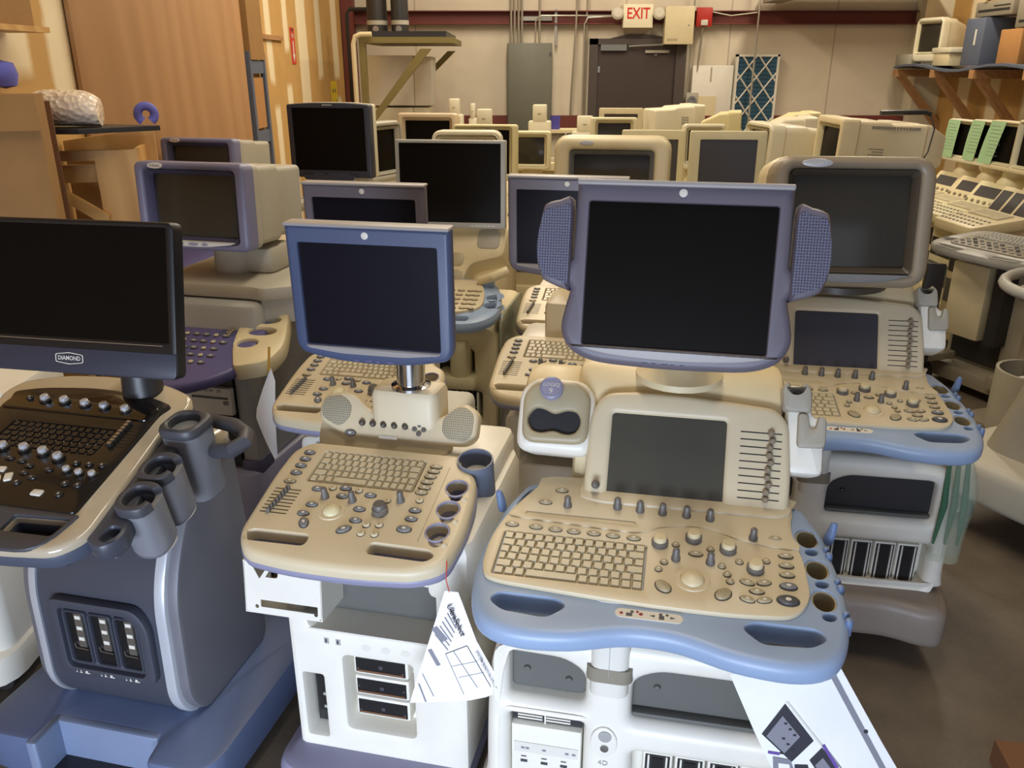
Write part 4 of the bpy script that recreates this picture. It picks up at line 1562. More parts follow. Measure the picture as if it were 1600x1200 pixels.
# ------------------------------------------------------------------ the hall
LW, RW, BY = -1.95, 4.97, 10.5
HGT = 4.6
struct('floor', G('concrete').add([(LW, -4, 0), (RW, -4, 0), (RW, BY, 0), (LW, BY, 0)], [(0, 1, 2, 3)]))
struct('ceiling', G('greyback').add([(LW, -1, HGT), (RW, -1, HGT), (RW, BY, HGT), (LW, BY, HGT)], [(3, 2, 1, 0)]))
drywall('drywall_left', [(2.45, .05, .3, 4), (3.05, .05, .2, 4), (3.5, .14, 1.70, 4), (3.86, .11, 1.48, 4), (4.9, .06, .2, 4), (5.5, .06, .2, 4), (6.55, .12, .2, 4),
                         (7.22, .10, 1.58, 4), (7.30, .10, .2, 1.48), (7.78, .10, 1.86, 4), (7.75, .11, .3, 1.62), (8.38, .2, .0, 4), (9.08, .13, 1.62, 4), (9.15, .13, .2, 1.3),
                         (9.9, .17, 1.60, 4), (9.95, .13, .3, 1.44), (10.45, .06, 0, 4)], 1)
struct('wall_left', G('drywall_left').box(LW - .12, -1, 0, LW, BY, HGT))
drywall('drywall_right', [(3 + .61 * k, .09 + .03 * (k % 3), .2 + .1 * (k % 2), 4) for k in range(13)], 1)
struct('wall_right', G('drywall_right').box(RW, -1, 0, RW + .12, BY, HGT))
struct('wall_back', G('insulation').box(LW - .12, BY, 0, RW + .12, BY + .15, HGT))
g = G('steel_red')
g.box(LW, BY - .11, 2.2, RW, BY - .005, 2.215)
g.box(LW, BY - .11, 2.335, RW, BY - .005, 2.345)
g.box(LW, BY - .03, 2.215, RW, BY - .005, 2.335)
struct('trim_1', g, label='dark red steel beam across the back wall')
struct('trim_2', G('steel_red').box(LW, BY - .11, 1.02, .9, BY - .002, 1.2).box(2.04, BY - .11, 1.02, RW, BY - .002, 1.2))
struct('trim_3', G('steel_red').box(LW + .01, BY - .2, 0, LW + .14, BY, HGT))
struct('trim_4', G('offwhite').box(4.66, BY - .25, 0, RW, BY - .005, HGT))
# exit door
g = G('frame_brown')
g.box(.905, BY - .09, 0, 1.0, BY - .003, 2.05)
g.box(1.91, BY - .09, 0, 2.03, BY - .003, 2.05)
g.box(.905, BY - .09, 1.985, 2.03, BY - .003, 2.05)
fr = struct('trim_5', g, label='brown steel door frame')
g = G('door_brown')
g.box(1.0, BY - .06, .01, 1.91, BY - .004, 1.985)
dr = struct('door_1', g)
G('grey').box(1.03, BY - .11, 1.92, 1.33, BY - .061, 1.985).tube([(1.35, BY - .1, 1.965), (1.75, BY - .14, 1.985)], .012, 'silver').put('door_closer', dr)
G('greyback').box(1.55, BY - .09, 1.895, 1.83, BY - .061, 1.925).box(1.66, BY - .08, 1.87, 1.69, BY - .061, 1.88).put('door_bracket', dr)
G('silver').box(1.005, BY - .075, 1.68, 1.03, BY - .061, 1.75).put('door_hinge', dr)
G('grey').box(1.02, BY - .11, 1.0, 1.85, BY - .061, 1.06).put('push_bar', dr)
struct('trim_6', G('frame_brown').slab([(1.15, 2.055), (1.9, 2.055), (1.55, 2.10), (1.35, 2.10)], 0, .05, T(0, BY - .003, 0) @ UP), label='torn flashing over the door')
# exit sign with two lamps
E = thing('exit_sign', 'white sign reading EXIT in red with two emergency lamps', 'exit sign', (1.43, BY - .18, 2.16))
g = G('exit_face')
g.box(-.168, -.03, 0, .168, .17, .245, b=.004)
box = g.put('housing', E)
G('exit_red').text('EXIT', .165, T(0, -.031, .145) @ UP, None, .001, .015, .78).put('lettering', box)
for s, d in ((-1, 0), (1, 0)):
    g = G('offwhite')
    g.lathe([(.03, -.03), (.065, .0), (.07, .03), (.06, .045)], T(s * .235, -.01, .14, rx=70), n=20)
    h = g.put('lamp', E)
    G('lamp_glass').lathe([(.062, .043), (.05, .055), (0, .06)], T(s * .235, -.01, .14, rx=70), n=20).put('lens', h)
g = tag(G('cream_pale').box(0, 0, 0, .33, .12, .40, b=.006).put('metal_box', None, T(1.735, BY - .24, 1.985)), 'beige metal box on the wall right of the EXIT sign', 'box')
G('grey').lathe([(.008, 0), (.008, .004), (0, .004)], T(.27, 0, .2, rx=90)).put('lock', g)
G('beige_dark').box(.03, -.001, .035, .15, .002, .06).put('name_plate', g)
al = tag(G('red').box(-.09, -.03, 0, .09, .02, .2, b=.006).put('fire_alarm', None, T(2.19, BY - .14, 2.175)), 'red fire alarm strobe on the beam', 'fire alarm')
G('lamp_glass').box(-.04, -.06, .01, .04, -.03, .07, b=.008).put('strobe_lens', al)
# electrical panel and conduits
P = thing('electrical_panel', 'tall grey electrical panel under a row of conduits', 'electrical panel', (-.055, BY - .17, 1.0))
g = G('panel_grey')
g.box(0, 0, 0, .52, .16, 1.0, b=.006)
bx = g.put('housing', P)
G('panel_grey').box(.012, -.012, .012, .508, 0, .985, b=.004).put('door', bx)
G('grey_dark').box(.49, -.018, .86, .505, -.012, .9).put('latch', bx)


def conduit(pts, label, r=.013, mat='conduit'):
    tag(G(mat).tube(pts, r, None, 8).put('conduit', None), label, 'conduit', 'conduits on the back wall')


for k, (a, z0) in enumerate(((-.01, 2.0), (.03, 2.0), (.075, 2.0), (.115, 2.0), (.315, 2.0))):
    conduit([(a, BY - .13, z0), (a, BY - .13, 3.4)], ['leftmost conduit rising from the grey panel', 'second conduit from the left above the grey panel', 'third conduit from the left above the grey panel',
                                                      'fourth conduit from the left above the grey panel', 'conduit rising alone from the right half of the grey panel'][k])
conduit([(.27, BY - .13, 2.0), (.27, BY - .13, 2.22), (.29, BY - .13, 2.27), (.34, BY - .13, 2.29), (1.2, BY - .13, 2.29)], 'thin conduit bending from the grey panel along the beam to the EXIT sign', .009)
conduit([(.83, BY - .13, 1.0), (.83, BY - .13, 2.2), (.87, BY - .13, 2.27), (1.2, BY - .13, 2.285)], 'conduit curving from beside the door frame to the EXIT sign lamp', .011)
conduit([(.69, BY - .04, 1.05), (.70, BY - .13, 1.5), (.735, BY - .13, 2.2), (.745, BY - .13, 3.4)], 'conduit rising from the grey wall socket', .012)
conduit([(.855, BY - .05, 1.0), (.86, BY - .13, 3.4)], 'upright conduit just left of the brown door', .010)
conduit([(2.16, BY - .04, 1.45), (2.19, BY - .13, 2.17)], 'conduit dropping from the red fire alarm', .012)
conduit([(2.07, BY - .05, 1.2), (2.09, BY - .13, 3.3)], 'upright conduit right of the brown door', .010)
conduit([(2.78, BY - .25, .9), (2.80, BY - .2, 3.3)], 'conduit passing in front of the blue pleated filter', .012)
conduit([(2.28, BY - .13, 2.33), (2.5, BY - .13, 2.29), (2.78, BY - .2, 2.32)], 'thin wire looping right from the red fire alarm', .006, 'offwhite')
tag(G('conduit').box(0, 0, 0, .03, .04, .38).put('channel_strut', None, T(.49, BY - .08, 1.98)), 'slotted metal channel above the right edge of the grey panel', 'strut')
tag(G('conduit').box(0, 0, 0, .36, .04, .045).put('channel_strut', None, T(.1, BY - .08, 2.24)), 'horizontal metal channel across the beam above the grey panel', 'strut')
so = tag(G('greyback').box(-.06, -.05, -.08, .06, .0, .08, b=.006).put('wall_socket', None, T(.69, BY - .06, .98)), 'grey wall socket at the foot of a conduit', 'socket')
G('grey_dark').box(-.035, -.053, -.05, .035, -.049, .05).put('outlet', so)
rs = tag(G('greyback').box(-.07, -.05, -.09, .07, .0, .09, b=.006).put('wall_socket', None, T(2.13, BY - .05, 1.37)), 'round-faced grey socket below the fire alarm', 'socket')
G('grey').lathe([(.055, 0), (.05, .02), (.03, .02), (.03, .01), (0, .01)], T(0, -.05, 0, rx=90)).put('outlet', rs)
wb = tag(G('label_white').box(-.24, -.02, 0, .24, .02, .86, b=.004).put('white_board', None, T(2.36, BY - .06, .9)), 'plain white board leaning on the back wall beside the filter', 'board')
G('beige_dark').box(-.03, -.024, .68, -.015, -.019, .84).put('stain', wb)
G('cream_pale').box(-.18, -.023, .18, .06, -.019, .52).put('paper_sheet', wb)
F = thing('air_filter', 'blue pleated air filter with a white lattice frame on the back wall', 'air filter', (2.86, BY - .13, .88))
G('pleats').box(-.235, .01, .02, .235, .06, .98).put('pleated_media', F)
g = G('label_white')
g.box(-.25, -.0, 0, -.225, .07, 1.0).box(.225, -.0, 0, .25, .07, 1.0).box(-.25, 0, 0, .25, .07, .025).box(-.25, 0, .975, .25, .07, 1.0)
for c in (-.75, -.5, -.25, 0, .25, .5, .75):
    for s in (1, -1):
        x0, z0, x1, z1 = -.235, .5 + c - s * .235 * 1.3, .235, .5 + c + s * .235 * 1.3
        if z0 > .98 and z1 > .98 or z0 < .02 and z1 < .02:
            continue
        t0 = max(0, min(1, ((.02 if z1 > z0 else .98) - z0) / (z1 - z0)))
        t1 = max(0, min(1, ((.98 if z1 > z0 else .02) - z0) / (z1 - z0)))
        a, b = (x0 + (x1 - x0) * t0, z0 + (z1 - z0) * t0), (x0 + (x1 - x0) * t1, z0 + (z1 - z0) * t1)
        if (V(a) - V(b)).length < .05:
            continue
        g.tube([(a[0], .005, a[1]), (b[0], .005, b[1])], .0095, None, 4)
g.put('lattice_frame', F)
tag(G('greyback').box(2.85, BY - .8, 2.42, 3.06, BY - .1, 2.52, b=.01).box(3.06, BY - .8, 2.47, 4.7, BY - .1, 2.56).put('duct', None), 'grey duct along the top of the back wall', 'duct')

# ------------------------------------------------------------------ back left corner: bracket shelf, cabinets, tanks
S = thing('bracket_shelf', 'olive steel bracket shelf with a diagonal brace', 'shelf', (-1.46, 8.7, 0))
g = G('olive')
g.box(.06, -.5, 1.95, .92, .9, 2.0)
g.box(.06, -.5, 1.0, .12, -.44, 1.95)
g.slab([(.12, 1.28), (.16, 1.25), (.72, 1.9), (.62, 1.9)], -.03, .03, T(0, -.47, 0) @ UP)
g.put('frame', S)
G('charcoal').box(.08, -.48, 2.0, .86, .9, 2.05).put('tray', S)
G('olive').slab([(.12, 1.28), (.16, 1.25), (.86, 1.9), (.78, 1.9)], -.03, .03, T(0, .8, 0) @ UP).put('brace', S)
for xx, yy, r, m, lab in ((-1.33, 8.95, .10, 'tank', 'brown water tank on the bracket shelf, left'), (-1.10, 8.9, .085, 'charcoal', 'black cylinder on the bracket shelf, right of the brown tank')):
    tk = tag(G(m).lathe([(r, 0), (r, .9), (r * .8, .98), (0, 1.0)], n=22).put('water_tank', None, T(xx, yy, 2.05)), lab, 'tank')
    G('greyback').lathe([(r + .003, .08), (r + .003, .12)], n=22).put('band', tk)
    G('silver').lathe([(.03, 0), (.03, .03), (0, .03)], T(.0, -r, .04, rx=90), n=12).put('drain_cap', tk)
C = thing('steel_cabinet', 'white two-part metal cabinet under the bracket shelf', 'cabinet', (-1.47, 8.85, 0))
g = G('white')
g.box(0, 0, 1.38, .49, .5, 1.85, b=.01)
g.box(.49, 0, 1.38, .67, .5, 1.84, b=.01)
g.put('upper_unit', C)
g = G('offwhite')
g.box(.02, .02, 0, .47, .5, 1.36, b=.01)
g.box(.47, .03, 0, .63, .5, 1.36, b=.008)
lo = g.put('lower_unit', C)
G('grey_dark').box(.465, .015, 1.17, .63, .022, 1.176).box(.51, .014, 1.165, .55, .02, 1.18).put('handle', lo)
tag(G('tank').tube([(-1.71, 9.4, .0), (-1.71, 9.4, 2.25), (-1.68, 9.4, 2.30), (-1.3, 9.4, 2.30)], .02).put('pipe', None), 'dark copper pipe running up the left corner to the tank', 'pipe')
tag(G('cream_pale').tube([(-1.44, 8.15, .0), (-1.44, 8.15, 1.94), (-1.42, 8.15, 2.0), (-1.37, 8.15, 2.02), (-1.27, 8.15, 2.02)], .022).put('pipe', None), 'cream insulated pipe beside the olive bracket post', 'pipe')
# signs on the left wall
s = tag(G('sign_red').box(0, -.07, -.15, .006, .07, .15).put('wall_sign', None, T(LW, 7.98, 1.92)), 'narrow red sign with a white down arrow on the left wall', 'sign')
g = G('label_white')
A = Mx(((0, 0, 1, .0062), (1, 0, 0, 0), (0, 1, 0, 0), (0, 0, 0, 1)))
g.slab([(-.016, .04), (.016, .04), (.016, -.07), (.04, -.07), (0, -.135), (-.04, -.07), (-.016, -.07)], 0, .001, A)
g.slab([(-.045, .14), (.045, .14), (0, .115)], 0, .001, A, 'ink')
g.text('FIRE', .05, A @ T(0, .08, 0), 'label_white')
g.put('arrow', s)
s = tag(G('sign_yellow').box(0, -.15, -.27, .006, .15, .2).put('wall_sign', None, T(LW, 9.65, 1.4)), 'yellow sign with black marks on the left wall', 'sign')
g = G('ink')
for a, b, w, h in ((-.07, .1, .02, .02), (.05, .1, .02, .02), (-.09, -.02, .012, .03), (.08, -.02, .012, .03), (0, -.06, .08, .012), (.01, -.1, .01, .03), (-.02, -.17, .03, .008), (.07, -.16, .015, .025)):
    g.slab(rrect(a - w, b - h, a + w, b + h), 0, .001, A)
g.put('marks', s)
tag(G('timber').box(-1.95, 6.98, 1.95, -1.93, 7.6, 1.985).put('wood_strip', None), 'short dark strip fixed to the left wall above the rack', 'strip')

# ------------------------------------------------------------------ left side: plywood, boxes, crate
g = G('plywood')
g.slab(rpoly([(3.95, .05), (6.42, .05), (6.42, 2.27), (3.95, 2.55)], .03), 0, .02, Mx(((0, 0, 1, -1.94), (1, 0, 0, 0), (0, 1, 0, 0), (0, 0, 0, 1))) @ T(rx=0), r=.002)
tag(g.put('plywood_sheet'), 'big plywood sheet leaning on the left wall', 'plywood')
rk = thing('steel_rack', 'blue grey steel rack holding orange boxes at the left wall', 'rack', (-1.945, 6.45, 0))
g = G('steel_blue')
for b in (0, .36):
    G('steel_blue').box(.015, b, 0, .05, b + .05, 1.85).put('upright', rk)
for z in (.45, 1.2, 1.70):
    G('steel_blue').box(0.01, 0.01, z, .045, .40, z + .09).put('shelf_beam', rk)
for k, z in enumerate((.53, 1.28)):
    tag(G('cardboard_orange').box(.005, .06, 0, .035, .34, .36).put('cardboard_box', None, T(-1.945, 6.45, z + .03)), ['orange box low in the steel rack', 'orange box in the upper half of the steel rack'][k], 'box')
tag(G('cardboard').box(0, 0, 0, .05, .36, .7).put('cardboard_box', None, T(-1.94, 6.47, 1.795)), 'brown box on top of the steel rack', 'box')


def carton(name, label, x, y, z, sx, sy, sz, rz, mat, flaps=True):
    g = G(mat)
    g.box(0, 0, 0, sx, sy, sz)
    o = tag(g.put(name, None, T(x, y, z, rz=rz)), label, 'box')
    if flaps:
        g = G(mat)
        g.slab([(0, -.0), (sx, -.0), (sx + .01, .12), (-.01, .12)], 0, .006, T(0, -.006, sz, rx=-100))
        g.put('flap', o)
    return o


carton('cardboard_box', 'tall tan cardboard box with an open flap at the left wall', -1.868, 2.946, 0, .24, .15, 1.66, 18, 'cardboard')
carton('cardboard_box', 'dark brown cardboard box right of the tall tan box', -1.84, 3.17, 0, .15, .10, 1.63, 27, 'cardboard_dark', False)
B = thing('wooden_crate', 'pine crate with a cut-out front and a diagonal brace', 'crate', (-1.868, 3.475, 0), 15)
g = G('pine')
g.box(.0, .0, 0, .33, .25, .9)
g.slab(rrect(.0, .88, .33, 1.43), 0, .02, UP, holes=[rrect(.02, .9, .165, 1.39)])
g.slab([(0, .88), (.37, .88), (.37, 1.50), (0, 1.45)], -.02, 0, T(0, .25, 0) @ UP)
g.box(.31, .0, .88, .33, .25, 1.43)
body = g.put('case', B)
G('pine_flat').slab([(.01, 1.25), (.01, 1.30), (.19, 1.17), (.18, 1.12)], 0, .03, T(0, -.02, 0) @ UP).box(.02, .02, 1.30, .165, .05, 1.37, 'pine_flat').put('brace', B)
tag(G('charcoal').slab([(-1.92, 3.36), (-1.68, 3.36), (-1.45, 3.58), (-1.68, 3.66), (-1.92, 3.66)], 1.503, 1.523, r=.003).put('black_board', None), 'thin black board poking out under the bubble wrap', 'board')
rings = []
for k in range(15):
    t = k / 14
    rr = .072 * (1 - .22 * (2 * t - 1) ** 4)
    rings.append([(-.13 + .26 * t, .09 * math.cos(a) * rr / .072, rr + .95 * rr * math.sin(a) * (1 + .04 * math.sin(5 * a + 3 * t))) for a in (2 * math.pi * q / 24 for q in range(24))])
tag(G('bubble_wrap').loft(rings).put('bubble_wrap_roll', None, T(-1.775, 3.47, 1.524, rz=14), sharp=80), 'roll of clear bubble wrap on top of the crate', 'bubble wrap')
tag(G('foam_blue').tube([(.034 * math.cos(R(a)), 0, .034 * math.sin(R(a))) for a in range(-60, 250, 20)], .019, None, 10).put('foam_ring', None, T(-1.60, 3.82, 1.555, rz=20)), 'blue foam ring behind the rear purple monitor', 'foam')
tag(G('foam_blue').lathe([(0, 0), (.04, .01), (.05, .05), (.04, .09), (0, .1)]).put('foam_ball', None, T(-1.88, 3.28, 1.672)), 'blue foam ball at the left edge of the photo', 'foam')
hs = thing('wall_shelf', 'wooden shelf end at the top left corner of the photo', 'shelf', (-1.94, 3.12, 1.87))
G('pine_flat').box(0, 0, 0, .16, .36, .02).put('shelf_board', hs)
tag(G('cardboard').box(0, 0, 0, .12, .3, .32).put('cardboard_box', None, T(-1.93, 3.13, 1.892)), 'brown box on the wooden shelf at top left', 'box')
cart = thing('white_cart', 'pale machine cart left of the graphite machine', 'cart', (-1.90, 2.0, 0))
g = G('white')
g.slab(rrect(0, 0, .42, .62, .05), .12, .55, r=.03, rb=.02)
g.slab(rrect(-.02, -.06, .44, .66, .1), .05, .14, r=.03)
g.box(.06, .25, .54, .42, .6, .86, b=.02)
g.put('body', cart)
G('blue').box(.0, .3, .5, .16, .6, .88, b=.02).put('side_panel', cart)
for a, b in ((.05, .02), (.38, .02), (.05, .58), (.38, .58)):
    caster(cart, a, b, .035)

# ------------------------------------------------------------------ right wall shelf and what stands on it
S = thing('wall_shelf', 'long plank shelf on the right wall with diagonal timber braces', 'shelf', (4.37, 0, 0))
g = G('steel_blue')
pts = [(10.2 - .25 * k, 1.725 + .03 * math.sin(k * .9)) for k in range(17)]
g.loft([[(0, y, z), (.6, y, z), (.6, y, z + .022), (0, y, z + .022)] for y, z in pts], 'steel_blue')
g.put('shelf_board', S)
for k, yy in enumerate((10.15, 9.25, 8.45, 7.55, 6.7)):
    g = G('timber')
    g.box(0, yy - .045, 1.64, .61, yy + .045, 1.72)
    g.slab([(.02, 1.66), (.11, 1.66), (.62, 1.12), (.62, 1.02)], -.04, .04, T(0, yy, 0) @ UP)
    g.put('brace', S)
mo = thing('tube_monitor', 'white tube monitor on the far end of the right wall shelf', 'monitor', (4.60, 9.7, 1.755), -74)
crt(mo, T(0, -.15, .26, rx=90, ry=0), .40, .44, .36, 'offwhite', 'cream', (-.15, -.12, .15, .16), 'screen_crt', .06, None, False)
G('offwhite').box(-.1, -.1, .0, .1, .15, .06).put('base', mo)
for x, y, z, sx, sy, sz, m, lab, c in ((4.40, 9.9, 1.755, .2, .35, .12, 'greyback', 'small grey unit at the far tip of the right wall shelf', 'unit'),
                                       (4.42, 9.05, 1.755, .2, .34, .12, 'cream_pale', 'cream unit on the right wall shelf before the white monitor', 'unit'),
                                       (4.41, 9.02, 1.88, .22, .4, .05, 'offwhite', 'flat white keyboard-like unit lying on the cream unit', 'unit'),
                                       (4.44, 8.5, 1.76, .3, .35, .42, 'steel_blue', 'blue grey tower case on the right wall shelf', 'case'),
                                       (4.44, 7.85, 1.76, .28, .35, .3, 'cardboard_orange', 'orange cardboard box on the right wall shelf', 'box'),
                                       (4.44, 7.45, 1.76, .4, .28, .28, 'charcoal', 'black device right of the orange box on the shelf', 'device'),
                                       (4.44, 7.5, 2.07, .42, .5, .22, 'grey_warm', 'grey computer lying on top of the orange box', 'computer'),
                                       (4.48, 8.15, 2.19, .42, .65, .13, 'grey_warm', 'wide grey computer spanning the tower case', 'computer')):
    o = tag(G(m).box(0, 0, 0, sx, sy, sz, b=.008).put('shelf_unit' if c not in ('box', 'case', 'computer') else {'box': 'cardboard_box', 'case': 'tower_case', 'computer': 'computer'}[c], None, T(x, y, z)), lab, c)
    if c == 'computer':
        G('charcoal').box(-.003, .05, .04, .001, sy - .06, .06).put('drive_slot', o)
        G('charcoal').box(-.003, .05, sz - .05, .001, sy * .5, sz - .04).put('vent_slot', o)
    if c == 'case':
        G('label_white').box(-.003, .12, .18, .001, .15, .32).put('label_strip', o)
tag(G('blue_grey').lathe([(0, 0), (.05, .02), (.06, .05), (.04, .09), (0, .11)], n=14).put('plastic_bag', None, T(4.5, 8.62, 2.325)), 'crumpled blue bag on top of the tower case', 'bag')


# ------------------------------------------------------------------ older machines filling the back and the right-hand row
def at_front(S_loc, rz, lx, ly):
    c, s = math.cos(R(rz)), math.sin(R(rz))
    return S_loc[0] + lx * c - ly * s, S_loc[1] + lx * s + ly * c


def old_machine(mx, my, top, rz, label, w=.42, h=.36, shell='cream', inner='cream_pale', scr=None, screen='screen_crt', depth=.38, group='older machines at the back',
                body='cream_pale', kind='crt', con=True, rear=.62, logo=None, rad=.02, vents=False, tilt=2, lcd=0):
    """older console; (mx, my, top) = where its monitor front stands and how high it reaches"""
    ly = .42
    ox, oy = at_front((mx, my), rz, 0, -ly)
    S = thing('ultrasound_machine', label, 'ultrasound machine', (ox, oy, 0), rz, group)
    zb = top - h
    zc = zb - .22
    g = G(body)
    g.slab(rrect(-.19, .14, .19, .66, .04, 3), .12, zc - .04, r=.02, rb=.02)
    g.slab(rrect(-.2, .1, .2, .68, .08, 3), .08, .2, r=.03)
    cab = g.put('cabinet', S)
    G('recess').box(-.15, .135, .3, .15, .141, .45).put('storage_bay', cab)
    G('charcoal').box(-.15, .135, .5, .15, .141, .62).put('drive_bay', cab)
    for a, b in ((-.16, .16), (.16, .16), (-.16, .62), (.16, .62)):
        caster(S, a, b, .038, hood=body)
    if con:
        M = T(0, 0, zc - .06, rx=9)
        g = G(body)
        g.slab(rpoly([(-.22, .0), (.22, .0), (.225, .36), (-.225, .36)], .05, 3), -.07, 0, M, r=.015, rb=.015)
        c = g.put('control_panel', S)
        keyboard(.3, .11, [[1] * 13, [1.5] + [1] * 12, [1] * 13, [2, 6, 1, 1, 1]], 'key', 'grey_warm').put('keyboard', c, M @ T(-.15, .2, .003))
        g = G('grey')
        for i in range(9):
            for j in range(3):
                g.slab(ell(-.17 + i * .042, .045 + j * .05, .012, .008, 8), 0, .005, M, 'grey_warm' if (i + j) % 3 else 'grey')
        g.put('buttons', c)
        g = G(body)
        ML = T(0, .33, zc - .03, rx=55)
        g.slab(rrect(-.2, -.02, .2, .2, .02), -.12, 0, ML, r=.012)
        u = g.put('upper_panel', S)
        if lcd:
            for k in range(lcd):
                a = -.19 + .38 * k / lcd
                G('screen_lcd_dark').slab(rrect(a + .012, .02, a + .38 / lcd - .012, .17, .004), -.001, .0015, ML).put('small_screen', u)
        else:
            g = G('grey_warm')
            for k in range(6):
                g.slab(ell(-.18 + .07 * k, .04, .012, n=10), 0, .01, ML)
            g.slab(rrect(-.15, .08, .1, .16), -.001, .0015, ML, 'screen_lcd_dark')
            g.put('small_screen', u)
    g = G(body)
    g.lathe([(.12, zc - .04), (.10, zb - .08), (.075, zb - .05), (.075, zb + .03)], T(0, .55, 0), n=18)
    g.put('monitor_neck', S)
    M = T(0, ly, zb + h / 2, rx=90 - tilt)
    scr = scr or (-w * .38, -h * .32, w * .38, h * .36)
    if kind == 'crt':
        o = crt(S, M, w, h, depth, shell, inner, scr, screen, rad, None, vents, rear=rear)
    elif kind == 'flat':
        o = monitor_flat(S, M, rrect(-w / 2, -h / 2, w / 2, h / 2, .012), scr, shell, body, screen, .07, r=.006)
    if logo:
        G('grey_warm').text(logo, .022, M @ T(w * .02, h * .435, .0012), None, .0005, .01).put('lettering', o)
    return S, o, M


CP = 'cream_pale'
old_machine(-.60, 6.1, 1.445, -8, 'pinkish cream tube monitor machine below the white cabinet, back left', .42, .36, 'pinkish', 'pinkish', screen='screen', body='offwhite')
old_machine(-.18, 5.75, 1.39, -6, 'cream machine whose monitor frame is lettered PHILIPS', .43, .36, 'cream_yellow', 'cream', scr=(-.19, -.14, .16, .145), logo='PHILIPS', screen='screen')
old_machine(.14, 6.45, 1.30, -8, 'small cream tube monitor machine below the grey electrical panel', .29, .28, 'cream', 'cream', scr=(-.105, -.1, .1, .095), depth=.32)
old_machine(.74, 6.3, 1.405, -4, 'small cream tube monitor machine in front of the brown door', .34, .3, 'cream', 'cream_pale', scr=(-.115, -.09, .12, .11), depth=.34)
old_machine(.90, 7.2, 1.43, -4, 'machine with an empty cream screen frame directly before the brown door', .36, .34, 'cream_pale', 'cream_pale', screen='door_brown', kind='flat')
old_machine(1.55, 7.3, 1.46, 100, 'cream machine turned sideways right of the brown door, showing its ribbed monitor case', .36, .36, 'offwhite', 'cream', depth=.42, vents=True, rear=.9)
old_machine(1.325, 5.95, 1.38, -3, 'low cream tube monitor machine behind the tall cream flat screen', .28, .3, 'offwhite', 'offwhite', screen='screen')
old_machine(1.78, 6.75, 1.43, 75, 'yellowish machine seen from its side in front of the white board', .34, .34, 'cream_yellow', 'cream', depth=.30)
old_machine(1.49, 5.28, 1.435, -83, 'cream machine in profile right of the tall cream flat screen', .40, .34, 'offwhite', 'offwhite', depth=.42, rear=.85, rad=.05, con=False)
old_machine(2.16, 6.2, 1.42, 80, 'off-white machine turned aside below the blue filter', .36, .34, 'offwhite', 'offwhite', depth=.4)
old_machine(2.55, 7.3, 1.40, 85, 'yellow-cream machine at the foot of the right part of the back wall', .34, .34, 'cream_yellow', 'cream', depth=.36)
big = old_machine(1.73, 4.76, 1.495, -92, 'big cream tube monitor machine in profile, its slim dark screen facing left', .42, .40, 'cream_pale', 'cream', screen='screen', depth=.46, rear=.95, vents=False, con=False)
g = G('grey_warm')
for k in range(16):
    g.box(-.0012, .155, -.16 - k * .016, .0016, .168, -.172 - k * .016, None, big[2] @ T(.2, 0, 0))
for k in range(6):
    g.box(-.0012, .05 - k * .014, -.24, .0012, .054 - k * .014, -.16 - .02 * (k % 2), None, big[2] @ T(.199, 0, 0))
g.put('vent_slots', big[1])
old_machine(2.43, 5.6, 1.42, -84, 'cream machine in profile just left of the row with green papers', .38, .34, 'offwhite', 'cream', depth=.33, rear=.6, con=False)
old_machine(1.17, 4.66, 1.425, -5, 'cream machine with a tall square flat screen, middle of the hall', .41, .35, 'cream', CP, scr=(-.15, -.16, .155, .13), screen='screen_lcd_dark', kind='flat', body='cream_pale')
old_machine(.86, 5.25, 1.39, -5, 'cream flat screen machine half hidden behind the tall square screen', .38, .35, 'cream', CP, scr=(-.15, -.15, .15, .12), screen='screen_lcd_dark', kind='flat')
old_machine(-.24, 4.5, 1.44, -6, 'white dome-topped monitor machine behind the flat grey-framed screen', .37, .34, 'offwhite', 'offwhite', depth=.3, rad=.05, con=False)
old_machine(-.73, 5.0, 1.455, 62, 'grey machine turned right, beside the tall dark blue-framed screen', .34, .34, 'greyback', 'greyback', screen='screen', depth=.34, body='offwhite', rad=.04, con=False)

# machines without monitors: upright cream arms
for x, y, top, wd, lab in ((-.54, 8.2, 1.47, .075, 'cream machine with one tall bare monitor arm below the conduits'), (-.24, 7.5, 1.41, .10, 'cream machine with a broad short arm left of the grey panel'),
                           (-.40, 8.9, 1.40, .04, 'cream machine with a thin white arm between two taller arms'), (.245, 7.9, 1.43, .1, 'cream machine with a pale arm in front of the grey panel'),
                           (.69, 8.35, 1.31, .12, 'cream machine with a low block arm beside the grey wall socket')):
    S = thing('ultrasound_machine', lab, 'ultrasound machine', (x, y - .1, 0), -6, 'cream machines without monitors')
    g = G('cream_pale')
    g.slab(rrect(-.19, -.2, .19, .3, .04), .0, .95, r=.03)
    g.slab(rrect(-.2, -.34, .2, 0, .04), .9, .97, r=.015)
    g.put('cabinet', S)
    g = G('offwhite')
    g.box(-wd, .0, .95, wd, .14, top - .14, b=.01)
    g.box(-wd * .62, .0, top - .15, wd * .62, .11, top, b=.01)
    g.box(-wd * .15, -.004, top - .08, wd * .15, .001, top - .073, 'grey_warm')
    g.put('monitor_arm', S)
    G('grey_warm').slab(rrect(-.17, -.3, .17, -.05), .97, .976).put('control_panel', S)
st = tag(G('purple_cup').lathe([(.045, 0), (.052, .13), (.046, .13), (.04, .02), (0, .02)], n=16).put('cup', None, T(.44, 8.85, 1.15)), 'purple cup on the ledge right of the grey electrical panel', 'cup')
led = thing('long_table', 'long cream table below the grey panel and the wall socket', 'table', (.25, 8.75, 0))
G('cream_pale').box(0, 0, 1.12, 1.9, .3, 1.15).put('table_top', led)
